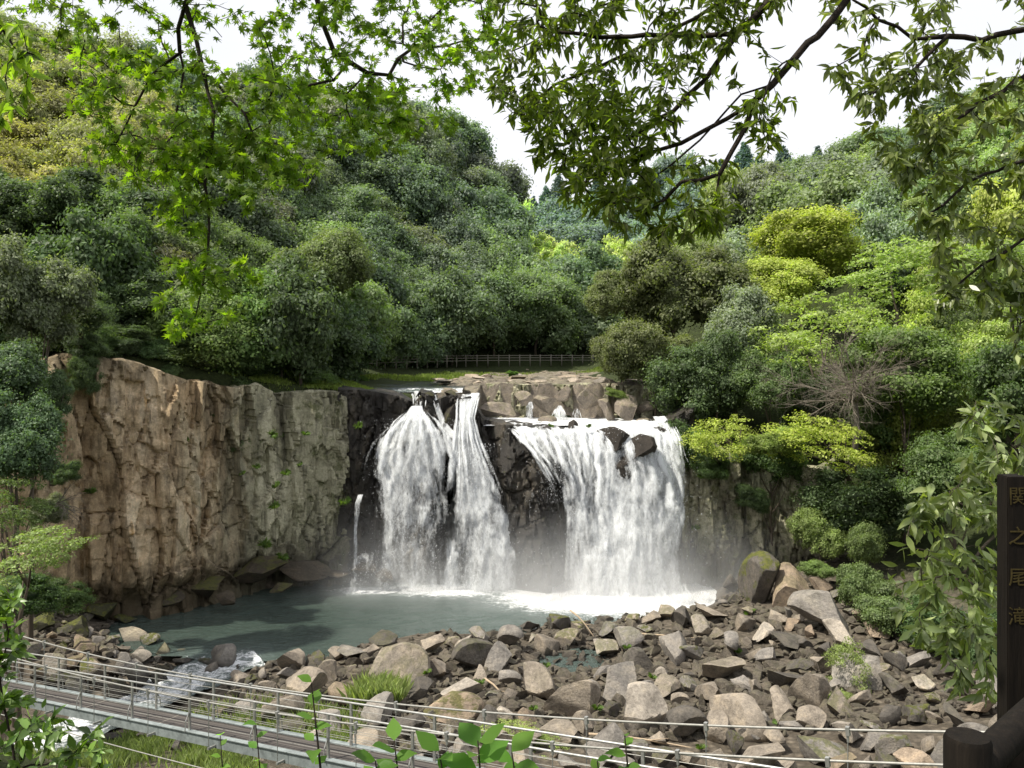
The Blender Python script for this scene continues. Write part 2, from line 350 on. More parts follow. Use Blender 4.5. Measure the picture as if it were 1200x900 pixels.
# ------------------------------------------------------------------ water bodies
def sheet(name, x0, x1, y0, y1, z, st, foamf, mat, cut=None):
    xs = np.arange(x0, x1, st); ys = np.arange(y0, y1, st); X, Y = np.meshgrid(xs, ys)
    Z = z+.05*fbm(np.stack([X*.6, Y*.9, 0*X], -1), 3, 3)-(.55*(1-sstep(84.2, 87, Y)) if name == 'river_water' else 0)
    me = fastmesh(name, np.stack([X.ravel(), Y.ravel(), Z.ravel()], 1), gridfaces(len(ys), len(xs)), smooth=True)
    vattr(me, 'foam', foamf(X, Y))
    if cut is not None:
        bm = bmesh.new(); bm.from_mesh(me); bmesh.ops.delete(bm, geom=[v for v in bm.verts if cut(v.co.x, v.co.y)], context='VERTS'); bm.to_mesh(me); bm.free()
    return tag(link(name, me, mat), kind='structure')
def pool_foam(X, Y):
    f = np.zeros_like(X)
    for x, y, rx_, ry_, a in ((9,77,10,5.6,1.25), (11,76.5,6,7.5,.7), (-6.5,78.5,7,2.6,.75), (-12.5,78.3,4,1.6,.85), (0,78,8,3,.35), (3,72,12,6,.12)):
        f = np.maximum(f, a*np.exp(-(((X-x)/rx_)**2+((Y-y)/ry_)**2)**1.3))
    f += .55*np.exp(-(((X+20)/4)**2+((Y-61)/3.2)**2))
    return f+.2*sstep(-16, 0, X)
sheet('pool_water', -42, 26, 50, 82.5, 0, .5, pool_foam, M_POOL, lambda x, y: x < -14 and y < 60.4+(-14-x)*.12)
def ribbon(name, cen, mat, foam, segs=60, nc=9):
    """a stream following the ground: (x, y, z, width)"""
    C = np.array(cen, float); t = np.linspace(0, len(C)-1, segs); P = np.stack([np.interp(t, np.arange(len(C)), C[:, k]) for k in range(4)], 1)
    T = np.gradient(P[:, :2], axis=0); T /= np.linalg.norm(T, axis=1)[:, None]+1e-9; Nn = np.stack([-T[:, 1], T[:, 0]], 1)
    u = np.linspace(-.5, .5, nc); V = np.zeros((segs, nc, 3))
    V[..., :2] = P[:, None, :2]+Nn[:, None]*(u[None, :, None]*P[:, None, 3:4]); V[..., 2] = P[:, None, 2]
    V[..., 2] += .30*fbm(V*np.array([1.0, 1.0, 0]), 4, 11)
    me = fastmesh(name, V.reshape(-1, 3), gridfaces(segs, nc), smooth=True)
    fo = np.broadcast_to(foam*(1-.5*np.abs(u*2)**3)[None], (segs, nc)); vattr(me, 'foam', fo+.15*fbm(V*.8, 3, 2))
    return tag(link(name, me, mat), kind='structure')
ribbon('stream_water', [(-17.5,61.5,.06,4), (-20,60,-.05,5), (-22.5,58,-.55,6), (-25.5,55.8,-1.2,6.5), (-28.5,53.5,-1.55,7), (-33,49.5,-2.2,7.5), (-38,45,-2.6,8), (-44,40,-3,8)], M_STREAM, .70, 90, 17)
sheet('river_water', -30, 22, 83.6, 135, 17.42, .6, lambda X, Y: .12+.5*np.exp(-((Y-85)/2.5)**2)+.2*vn(np.stack([X*.4, Y*.4, 0*X], -1), 4), M_STREAM, lambda x, y: y < (92.3-.12*x if x > -4.2 else 84.9 if x > -11 else 83))
sheet('ledge_water', -3.2, 16.5, 81.5, 90.5, 14.25, .4, lambda X, Y: .75+0*X, M_STREAM)

def slab_bed():
    xs = np.arange(-10, 17.5, .16); ys = np.arange(83.6, 128, .17); X, Y = np.meshgrid(xs, ys); rng = np.random.default_rng(77); n = 420
    sx = rng.uniform(-11, 18, n); sy = 83+46*rng.random(n)**1.25; of = rng.uniform(-.16, .2, n); tx = rng.normal(0, .05, n); ty = rng.normal(0, .06, n)
    w_ = np.stack([X*.35, Y*.35, 0*X], -1); Xw = X+.7*fbm(w_, 3, 1); Yw = Y+.7*fbm(w_, 3, 2)
    d = (Xw.ravel()[:, None]-sx)**2+((Yw.ravel()[:, None]-sy)*1.15)**2; k = d.argmin(1); i = np.arange(len(k)); d1 = np.sqrt(d[i, k]); d[i, k] = 1e9; d2 = np.sqrt(d.min(1))
    Z = (of[k]+tx[k]*(Xw.ravel()-sx[k])+ty[k]*(Yw.ravel()-sy[k])-.34*np.exp(-((d2-d1)/.22)**2)).reshape(X.shape)+17.62+.25*fbm(w_*.5, 3, 6)+.07*fbm(w_*5, 3, 8)+.004*(Y-90)
    front = np.where(X > -3.2, 90.9-.12*X+.5*vn(w_*2, 9), 83.9+.5*vn(w_*2, 9)); fr_ = sstep(-.1, .25, Y-front)
    Z = Z-.45*np.exp(-((X+4.6)/1.3)**2)*(1-sstep(86, 92, Y))-.35*sstep(-5.5, -8, X)
    Z = Z*fr_+(np.where(X > -3.2, 13.6, 16.4))*(1-fr_)
    Z = Z-1.2*sstep(0, 2.0, (-6.6-(Y-86)*.17)-X)
    me = fastmesh('river_bed', np.stack([X.ravel(), Y.ravel(), Z.ravel()], 1), gridfaces(len(ys), len(xs))); me.shade_smooth(); me.set_sharp_from_angle(angle=.5)
    o = link('river_bed', me, M_ROCK); o.color = (.23, .20, .165, .3); tag(o, kind='structure')
slab_bed()

# ------------------------------------------------------------------ cliffs
def cliff(name, A, B, zb, zt, mat, label, seed, res=.16, nseed=(70, 420), amp=(1.0, .4), shape=None, cat='cliff', aniso=.33, back=2.0):
    """a fractured rock wall from A to B (plan), between heights zb(u) and zt(u); u in metres along the wall"""
    A = np.array(A, float); B = np.array(B, float); Lh = np.linalg.norm(B-A); t = (B-A)/Lh; nrm = np.array([t[1], -t[0]])
    rng = np.random.default_rng(seed); nu = int(Lh/res)+1; u = np.linspace(0, Lh, nu)
    b = np.array([zb(x) for x in u]); tp = np.array([zt(x) for x in u]); nv = int((tp-b).max()/res)+1
    v = np.linspace(0, 1, nv); U = np.broadcast_to(u[None], (nv, nu)); Z = b[None]+(tp-b)[None]*v[:, None]
    q = np.stack([U*.25, Z*.12, 0*U], -1); disp = np.zeros_like(Z)
    Uw = U+.22*fbm(np.stack([U*.45, Z*.16, 0*U], -1), 2, seed)+.05*fbm(np.stack([U*2, Z*1.2, 0*U], -1), 2, seed+1); Zw = Z+.5*fbm(np.stack([U*.4, Z*.4, 0*U+5], -1), 3, seed+3)
    for lv, (n, am) in enumerate(zip(nseed, amp)):
        an = (aniso, .34, .6)[lv]
        su = rng.uniform(-1, Lh+1, n); sv = rng.uniform(b.min()-1, tp.max()+1, n); of = rng.uniform(-1, 1, n)*am; tu = rng.normal(0, (.26, .2, .25)[lv], n); tv = rng.normal(0, (.03, .09, .2)[lv], n)
        d = (Uw.ravel()[:, None]-su[None])**2+((Zw.ravel()[:, None]-sv[None])*an)**2
        k = d.argmin(1); d1 = np.sqrt(d[np.arange(len(k)), k]); d[np.arange(len(k)), k] = 1e9; d2 = np.sqrt(d.min(1))
        dd = of[k]+np.clip(tu[k]*(Uw.ravel()-su[k])+tv[k]*(Zw.ravel()-sv[k]), -1.2*am, 1.2*am)
        dd -= am*.5*np.exp(-((d2-d1)/(.05, .07, .07)[lv])**2)*(rng.uniform(0, 1, n)[k] > .4)
        disp += dd.reshape(Z.shape)
    disp += .5*fbm(q, 2, seed+9)+.035*fbm(np.stack([U*2.2, Z*2.2, 0*U], -1), 4, seed+5)
    if shape is not None: disp = shape(U, Z, disp)
    X = A[0]+t[0]*U+nrm[0]*disp; Y = A[1]+t[1]*U+nrm[1]*disp
    V = np.stack([X, Y, Z], -1)
    # broken cap running back from the rim
    capd = np.linspace(.5, back, 4); rows = []
    for c_ in capd:
        r_ = V[-1].copy(); r_[:, 0] -= nrm[0]*(c_); r_[:, 1] -= nrm[1]*(c_); r_[:, 2] += .25*vn(np.stack([u*.8, 0*u+c_*2, 0*u], -1), seed)-.12*c_*0; rows.append(r_)
    V = np.concatenate([V.reshape(-1, 3)]+rows)
    me = fastmesh(name, V, gridfaces(nv+4, nu)); me.shade_smooth(); me.set_sharp_from_angle(angle=.5)
    o = link(name, me, mat); tag(o, label, cat); return o
def left_top(u):
    return 20.7-.8*sstep(0, 3, 3-u)+.5*vn(np.array([[u*.4, 0, 0]]), 8)[0] - 1.9*float(sstep(6, 14.5, u)) - 1.7*float(sstep(16, 23, u))
def left_shape(U, Z, D):
    D = D+.9*np.exp(-((U-11)/4.5)**2)-1.0*sstep(14, 16, U)*(1-sstep(23.5, 25, U))
    D = D-.8*(1-sstep(1.4, 3.2, Z+.7*vn(np.stack([U*.6, 0*U, 0*U], -1), 3)))       # undercut foot
    D = D-1.1*sstep(19.5, 22.5, Z)*(1-sstep(11, 14, U))
    return D
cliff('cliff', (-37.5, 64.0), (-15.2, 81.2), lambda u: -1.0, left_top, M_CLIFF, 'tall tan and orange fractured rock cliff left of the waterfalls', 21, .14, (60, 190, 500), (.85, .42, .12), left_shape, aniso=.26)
def mid_top(u):
    x = -16+u
    return float(np.interp(x, [-16,-13,-12.3,-10.5,-9.2,-8.6,-7.6,-7,-5.6,-4.6,-3.8,-2.6,1,5,8,12,14,16.5], [17.6,17.5,17.3,17.0,16.4,17.35,17.2,16.6,17.1,16.8,17.0,14.7,14.3,14.0,13.9,14.1,14.6,16.0]))
def mid_shape(U, Z, D):
    x = U-16
    D = D*.75
    D = D+3.2*np.exp(-((x-1.6)/3.1)**4)*sstep(15.2, 9.5, Z*1.0) if False else D+ (2.6*np.exp(-((x-1.5)/3.3)**4)*(1-sstep(9.0, 15.0, Z)*.75))
    D = D+.9*np.exp(-((x+7.3)/1.2)**2)*(1-sstep(13, 16, Z)*.6)
    D = D+.9*(1-sstep(0, 7, Z))*np.exp(-((x+12)/3)**2)
    return D
cliff('cliff', (-16, 81.3), (16.8, 81.3), lambda u: -1.0, mid_top, M_WET, 'dark wet rock face behind and between the waterfalls', 5, .16, (60, 420, 1600), (.8, .42, .14), mid_shape, back=3.5)
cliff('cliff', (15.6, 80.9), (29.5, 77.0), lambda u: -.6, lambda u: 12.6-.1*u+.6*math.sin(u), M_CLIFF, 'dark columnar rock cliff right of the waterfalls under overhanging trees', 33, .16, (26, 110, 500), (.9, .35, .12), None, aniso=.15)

cliff('rock_step', (-3.8, 91.6), (16.5, 88.6), lambda u: 13.6, lambda u: 17.55, M_CLIFF, 'low blocky rock step crossing the river above the falls', 61, .16, (30, 120, 400), (.7, .4, .12), None, 'rock step', .3, 1.2)
# ------------------------------------------------------------------ boulders
def rock_mesh(name, seed, sub=4, sq=(1, 1, 1), planes=15, lo=.42, hi=.78, smoothness=.02):
    rng = np.random.default_rng(seed); bm = bmesh.new(); bmesh.ops.create_icosphere(bm, subdivisions=sub, radius=1)
    P = np.array([v.co[:] for v in bm.verts]); Nn = rng.normal(size=(planes, 3)); Nn /= np.linalg.norm(Nn, axis=1)[:, None]
    for it in range(2):
        for n in Nn:
            h = rng.uniform(lo, hi) if it == 0 else .0
            if it == 0:
                s = P@n; P = P-np.where(s > h, s-h, 0)[:, None]*n
    P *= np.array(sq)
    P += (.06*fbm(P*1.6+seed, 3, seed)[:, None]+smoothness*fbm(P*6+seed, 3, seed+1)[:, None])*P/np.linalg.norm(P, axis=1)[:, None]
    P /= np.abs(P).max()
    for v, p in zip(bm.verts, P): v.co = p
    me = bpy.data.meshes.new(name); bm.to_mesh(me); bm.free(); me.shade_smooth(); me.set_sharp_from_angle(angle=.42); me.materials.append(M_ROCK); return me
ROCKS = [rock_mesh('boulder', 100+i, 4, (1, random.uniform(.6, 1), random.uniform(.55, .95)), random.choice((7, 8, 9, 10, 12)), .26, .62) for i in range(20)]
SLABS = [rock_mesh('flat_rock', 200+i, 4, (1, random.uniform(.6, 1), random.uniform(.3, .45)), 11, .3, .62) for i in range(7)]
ROUND = [rock_mesh('boulder', 300+i, 4, (1, .85, .75), 9, .34, .66, .03) for i in range(5)]
def rock(mesh, loc, r, label, group, col=(.30, .26, .22), moss=0., rot=None, name='boulder', cat='boulder'):
    o = bpy.data.objects.new(name, mesh); COL.objects.link(o); o.location = loc; o.scale = (r, r, r) if not hasattr(r, '__len__') else r
    o.rotation_euler = rot or (random.uniform(-.5, .5), random.uniform(-.5, .5), random.uniform(0, 6.28)); o.color = (*col, moss)
    return tag(o, label, cat, group)
TAKEN = []   # px, py, radius in pixels of what is placed in the bed
def bed_rock(px, py, rpx, label, col=(.30, .26, .22), moss=0., mesh=None, d=None, sq=(1, 1, 1), rot=None, sink=.35, group=None):
    """place a boulder whose centre is seen about (px, py): march to the ground"""
    if d is None:
        d = 78.0
        for dd in np.arange(40, 86, .25):
            p = W(px, py+rpx*.45, dd)
            if p.z <= g1(p.x, p.y): d = dd; break
    p = W(px, py, d); r = rpx/F*d
    rock(mesh or random.choice(ROCKS), (p.x, p.y, p.z), (r*sq[0], r*sq[1], r*sq[2]), label, group, col, moss, rot)
    TAKEN.append((px, py, rpx)); return d
GREY, TAN, PALE, DARK, WARM = (.235,.22,.20), (.285,.25,.205), (.38,.345,.295), (.115,.105,.092), (.30,.24,.18)
LM = [ # landmark boulders: px, py, r, label, colour, moss, rounded
 (462,787,46,'large rounded brown boulder behind the bridge handrail with moss flecks',TAN,.35,1,(1.1,.9,.85)),
 (532,829,33,'low mossy brown boulder beside the green grass tuft',WARM,.8,1,(1.15,.9,.7)),
 (557,773,29,'dark angular boulder wedged behind the pale split one',DARK,.3,0,(1,1,1)),
 (541,805,27,'pale split boulder with a flat lit top',PALE,0,0,(1.1,1,.8)),
 (345,773,24,'tan upright boulder at the pool shore',TAN,0,1,(.8,.8,1)),
 (385,790,21,'upright brown boulder next to the large rounded one',TAN,.2,1,(.8,.8,1.1)),
 (412,763,19,'grey boulder standing in the shallow water edge',GREY,.2,0,(1.1,1,.8)),
 (410,812,26,'yellowish rounded boulder directly behind the bridge handrail',WARM,.2,1,(1.1,1,.7)),
 (447,748,21,'dark grey boulder lying in the pool near the shore',DARK,.3,1,(1.2,1,.6)),
 (585,774,26,'smooth blue grey slab leaning beside the dark boulder',GREY,0,0,(1,1,.8)),
 (625,806,28,'brown boulder behind the leafy shrub with one dark face',TAN,.1,0,(1.15,1,.9)),
 (652,730,18,'mossy yellow green boulder topmost at the pool edge',DARK,1,0,(1.1,1,1)),
 (680,736,17,'moss patched boulder with a driftwood pole leaning on it',TAN,.9,0,(1,1,1.)),
 (751,777,22,'dark grey boulder standing behind the shallow puddle',DARK,.1,1,(1,1,1)),
 (732,803,30,'broad grey boulder in front of the shallow puddle',GREY,.05,0,(1.2,1,.8)),
 (785,805,22,'olive brown boulder right of the broad grey one',TAN,.2,1,(1,1,.9)),
 (840,783,33,'big tan boulder with a ridged top facing the falls',TAN,.15,0,(1,1,.95)),
 (756,838,38,'pale whitish boulder with cracked lit face below the puddle',PALE,0,0,(1.05,1,.95)),
 (866,838,41,'widest smooth tan boulder behind the two bridge cables',TAN,0,1,(1.15,1,.8)),
 (650,858,32,'flat brown boulder beside the leafy shrub',TAN,.05,0,(1.2,1,.6)),
 (800,852,30,'dark brown boulder between the pale and the wide tan ones',DARK,0,0,(1,1,1.1)),
 (893,690,36,'tall yellow mossy boulder standing below the right cliff',DARK,1,0,(.9,.9,1.2)),
 (925,690,34,'rust brown boulder block behind the mossy one',WARM,.3,0,(1,1,1.)),
 (857,685,18,'dark rounded boulder at the water under the right cliff',DARK,.1,1,(1,1,.8)),
 (968,722,38,'big dark grey boulder with wet shining top under shrubs',GREY,.1,0,(1.2,1,.8)),
 (985,748,27,'pale flat boulder leaning below the shining one',PALE,0,0,(1.1,1,.8)),
 (926,752,24,'dark grey boulder with bright left face near driftwood',DARK,.1,0,(1.,1,1.)),
 (947,812,27,'pinkish grey boulder left of the tall pale shrub',TAN,0,0,(.9,1,1.1)),
 (950,846,20,'flat tan boulder left of the two small bushes',TAN,0,0,(1.2,1,.7)),
 (1050,806,27,'flat dark brown boulder right of the pale shrub',DARK,.2,0,(1.3,1,.7)),
 (1082,796,22,'pale olive block lying on the right bank',PALE,.3,0,(1,1,.8)),
 (1069,836,21,'round bushy moss covered boulder on the right bank',DARK,1,1,(1,1,1)),
 (1120,842,26,'dark flat boulder beside the black post',DARK,.1,0,(1.2,1,.7)),
 (152,747,20,'pale grey block resting on the left stream rocks',(.36,.32,.25),.1,0,(1.1,1,.8)),
 (225,751,24,'mossy rounded boulder at the pool outlet',(.16,.15,.1),.7,1,(1.2,1,.5)),
 (262,768,26,'largest grey boulder beside the white rapids',GREY,.05,1,(1.1,1,.75)),
 (165,772,12,'small pale boulder low in the left rock cluster',PALE,.1,0,(1,1,1)),
 (194,764,14,'olive boulder in the middle of the left rock cluster',(.26,.24,.16),.4,0,(1,1,1)),
 (212,768,10,'small olive block next to the rapids',(.26,.24,.16),.2,0,(1,1,.9)),
 (243,762,13,'grey brown boulder at the head of the rapids',GREY,.1,0,(1.2,1,.7)),
 (252,784,12,'pale block at the right side of the rapids',PALE,0,0,(1.2,1,.8)),
 (178,866,15,'grey boulder in the grass below the footbridge',GREY,0,0,(1.2,1,.7)),
 (206,876,11,'pale flat stone in the grass below the footbridge',PALE,0,0,(1.2,1,.6)),
 (128,868,16,'dark wet boulder beside the white stream under the bridge',DARK,0,0,(1.2,1,.8)),
 (216,776,13,'dark boulder splitting the rapids',DARK,.1,0,(1.2,1,.8)),
 (186,784,12,'olive stone where the rapids begin',(.26,.24,.16),.3,0,(1.2,1,.8)),
 (120,718,20,'tallest bright mossy boulder at the foot of the left cliff',(.06,.06,.03),1,1,(1,1,1)),
 (52,730,20,'mossy boulder beneath the left bank shrubs',(.05,.05,.03),1,1,(1,1,1.)),
 (92,735,18,'green mossy boulder left of the tallest mossy one',(.05,.05,.03),1,1,(1,1,.9)),
 (147,725,14,'low green mossy boulder right of the tallest mossy one',(.05,.05,.03),1,1,(1.4,1,.6)),
]
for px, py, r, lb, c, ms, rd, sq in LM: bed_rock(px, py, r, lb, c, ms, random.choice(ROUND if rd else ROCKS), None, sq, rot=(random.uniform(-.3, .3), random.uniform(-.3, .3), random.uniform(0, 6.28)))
# the jumble: dart throwing in the bed, large first
def in_poly(x, y, P):
    c = False; j = len(P)-1
    for i in range(len(P)):
        if (P[i][1] > y) != (P[j][1] > y) and x < (P[j][0]-P[i][0])*(y-P[i][1])/(P[j][1]-P[i][1])+P[i][0]: c = not c
        j = i
    return c
BED = [(270,800),(330,775),(440,752),(520,745),(600,735),(650,722),(740,722),(800,715),(850,700),(890,672),(950,672),(1000,700),(1040,760),(1110,780),(1200,800),(1200,900),(300,900),(240,850),(270,820)]
LEFTBED = [(40,720),(130,715),(180,742),(290,760),(280,785),(190,785),(185,812),(120,815),(40,790)]
PUDDLE = [(618,768),(690,762),(705,790),(640,800)]
n_b = 0; tries = 0
def zone_of(px, py):
    if px < 300: return 'in the mossy rock cluster left of the rapids'
    if py < 752: return 'along the pool shore'
    if px > 900: return 'below the right bank shrubs'
    if px < 560: return 'behind the bridge handrails'
    if py > 830: return 'behind the bridge cables'
    return 'in the middle of the riverbed'
for rmin, rmax, cnt, sep in ((29, 42, 34, .60), (19, 29, 95, .56), (12, 19, 110, .54)):
    k = 0; tries = 0
    while k < cnt and tries < 16000:
        tries += 1
        if random.random() < .22: px, py, P = random.uniform(40, 290), random.uniform(712, 815), LEFTBED
        else: px, py, P = random.uniform(240, 1200), random.uniform(672, 900), BED
        if not in_poly(px, py, P) or in_poly(px, py, PUDDLE): continue
        sf = .62+.38*min(1, max(0, (py-700)/120))
        r = random.uniform(rmin, rmax)*sf*(.65 if px < 300 else 1)
        if any((px-a)**2+((py-b)*1.15)**2 < (sep*(r+c))**2 for a, b, c in TAKEN): continue
        tone = random.random(); base = GREY if tone < .35 else TAN if tone < .7 else PALE if tone < .8 else DARK if tone < .93 else WARM
        nm = {GREY: 'grey', TAN: 'brown', PALE: 'pale', DARK: 'dark', WARM: 'rusty'}[base]
        ms = 0. if random.random() < .7 else random.uniform(.3, .9)
        if px < 300: ms = random.choice((0, .5, 1))
        jit = random.uniform(.8, 1.2); colr = tuple(min(.6, c*jit) for c in base)
        z_ = zone_of(px, py); sz = 'large' if r > 19 else 'medium' if r > 12 else 'small'
        lb = f'{sz} {"mossy " if ms > .3 else ""}{nm} angular boulder {z_}'
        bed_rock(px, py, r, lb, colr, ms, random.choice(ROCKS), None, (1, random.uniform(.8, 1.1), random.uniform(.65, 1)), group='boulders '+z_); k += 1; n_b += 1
# rubble filling the gaps, nobody could count it
def rubble(name, n, P, rr, seed):
    rng = np.random.default_rng(seed); Vs = []; Ts = []; b = 0
    protos = []
    for m in ROCKS[:6]:
        bm = bmesh.new(); bm.from_mesh(m); bmesh.ops.unsubdivide(bm, verts=bm.verts[:], iterations=2); bmesh.ops.triangulate(bm, faces=bm.faces[:]); bm.verts.ensure_lookup_table()
        protos.append((np.array([v.co[:] for v in bm.verts]), np.array([[v.index for v in f.verts] for f in bm.faces]))); bm.free()
    while len(Vs) < n:
        px = rng.uniform(min(p[0] for p in P), max(p[0] for p in P)); py = rng.uniform(min(p[1] for p in P), max(p[1] for p in P))
        if not in_poly(px, py, P): continue
        d = 22*F/(py-HY)
        x, y = (px-600)/F*d, d
        V, T = protos[rng.integers(len(protos))]; a, c, e = rng.uniform(0, 6.28, 3); R = np.array(Matrix.Rotation(a, 3, 'Z')@Matrix.Rotation(c, 3, 'X'))
        r = rr[0]+(rr[1]-rr[0])*rng.random()**2
        Vs.append((V*[1, .85, .6]*r)@R.T+np.array([x, y, 0])); Ts.append(T+b); b += len(V)
    cz = np.array([v.mean(0) for v in Vs]); gz = ground(cz[:, 0], cz[:, 1])
    for v, z in zip(Vs, gz): v[:, 2] += z+.1
    me = fastmesh(name, np.concatenate(Vs), None, np.concatenate(Ts)); o = link(name, me, M_ROCK); o.color = (.12, .105, .085, .15)  # stones coloured darker to stand for shade in the gaps
    return tag(o, 'loose small stones filling the gaps between the boulders', 'rubble', kind='stuff')
rubble('rubble', 3600, BED, (.2, .8), 4)
rubble('rubble', 260, LEFTBED, (.2, .55), 5)
# river rocks on top of the falls: the blocky step, then worn flat rock behind
for px, py, d, r, sq, lb in ((582,480,87.5,24,(1.1,1,.9),'large grey block at the left end of the rock step above the falls'), (612,470,89,15,(1,1,.9),'small grey block second from left on the rock step'), (640,473,89,20,(1,1,1),'brown cracked block between the two upper trickles'),
    (641,494,86,12,(1.1,1,.8),'dark low rock at the foot of the upper trickles'), (660,460,90,13,(1,1,.9),'blocky rock over the twin upper cascades'), (688,472,88.5,17,(1,1,1.1),'tan block right of the twin upper cascades'), (711,480,87,22,(.9,1,1.15),'pale upright block with a bush on top above the falls'),
    (735,480,87,20,(.9,1,1.15),'grey upright block at the right of the rock step'), (758,478,88.5,18,(1,1,1),'shadowed block at the right bank above the falls'), (757,494,84,12,(1.2,1,.8),'pale wet rock at the top right of the falls'), (700,455,92,12,(1,1,.8),'low block behind the pale upright one'),
    (500,480,82.2,14,(.9,1,1.6),'dark pillar rock between the left chutes'), (528,490,81.5,19,(1.1,1,1.2),'black mossy rock between the left and middle falls'), (519,528,80.2,13,(1.2,1,1),'dark dome rock in the middle of the left falls'), (548,462,83.5,9,(1,1,.8),'small rock splitting the middle chute'), (530,462,83,10,(1,1,.8),'brown rock at the left of the middle chute'),
    (719,518,78.6,24,(1,1,.9),'dark rock breaking the right falls, upper left one'), (743,529,78.2,27,(.9,1,1.1),'largest dark rock breaking the right falls'), (729,553,77.6,13,(.9,1,1.2),'small dark rock lowest in the right falls'),
    (640,503,80.6,10,(1.3,1,.8),'small black rock at the left end of the right lip'), (670,500,81.2,9,(1.2,1,.9),'small black rock left of centre on the right lip'), (697,505,80.2,8,(1.3,1,.8),'small black rock at the centre of the right lip'), (770,505,80.4,11,(1.1,1,.9),'black rock at the right end of the right lip'),
    (600,690-12,79,1,(1,1,1),None)):
    if lb is None: continue
    p = W(px, py, d); rr = r/F*d*(1.12 if d < 84 else .92)
    o = rock(random.choice(ROUND if py > 500 and px > 600 else ROCKS), p, (rr*sq[0], rr*sq[1], rr*sq[2]), lb, None, (.26,.225,.185) if py < 500 and d > 83.9 else (.04, .034, .028), .35 if py < 500 else 0., (random.uniform(-.15, .15), random.uniform(-.15, .15), random.uniform(0, 6.28)))
n_s = 0; TK = []
while n_s < 60:
    d = 86.5+44*random.random()**1.5; x = random.uniform(-7-(d-86)*.22, 15.5); px = 600+F*x/d
    if d < 91-.12*x and x > -4: continue
    r = random.uniform(.5, 1.5)
    if any((x-a)**2+(d-b)**2 < (.55*(r+c))**2 for a, b, c in TK): r = .5
    TK.append((x, d, r)); n_s += 1; s_ = random.choice(('pale', 'tan', 'grey')); zone = 'near the lip of the falls' if d < 100 else 'further up the river'
    rock(random.choice(SLABS), (x, d, 17.68+.1*r), (r*1.25, r, r*random.uniform(.5, .85)), f'{s_} worn flat rock {zone}', 'flat rocks on the river above the falls', {'pale': (.40,.345,.28), 'tan': (.34,.285,.22), 'grey': (.27,.245,.21)}[s_], random.choice((0, 0, .3)), (random.uniform(-.1, .1), random.uniform(-.1, .1), random.uniform(0, 6.28)), 'flat_rock', 'flat rock')
for px, py, d, r, sq, lb in ((300,672,76.5,34,(1.3,.8,.6),'long mossy shelf rock at the foot of the cliff'), (350,668,78,30,(1.3,.8,.65),'dark shelf rock between cliff and left falls'), (385,672,78.5,24,(1.1,.8,.75),'smooth black rock beside the left splash'), (240,690,73,24,(1.2,.8,.7),'mossy dark rock at the waterline under the orange cliff'), (190,700,71.5,22,(1.2,.8,.7),'mossy dark rock furthest left at the waterline'),
    (265,700,72,15,(1.2,.8,.6),'low dark rock in the shaded pool edge'),(330,690,75,12,(1.2,.8,.6),'little mossy rock below the shelf rocks'),(425,668,78.4,15,(1.3,.8,.7),'wet rock under the left splash'),(450,674,78.2,12,(1.3,.8,.7),'black rock inside the left splash')):
    p = W(px, py, d); rr = r/F*d
    rock(random.choice(ROCKS), p, (rr*sq[0], rr*sq[1], rr*sq[2]), lb, None, (.075,.062,.045), .75 if 'mossy' in lb else 0, (random.uniform(-.15, .15), random.uniform(-.15, .15), random.uniform(-.3, .3)))

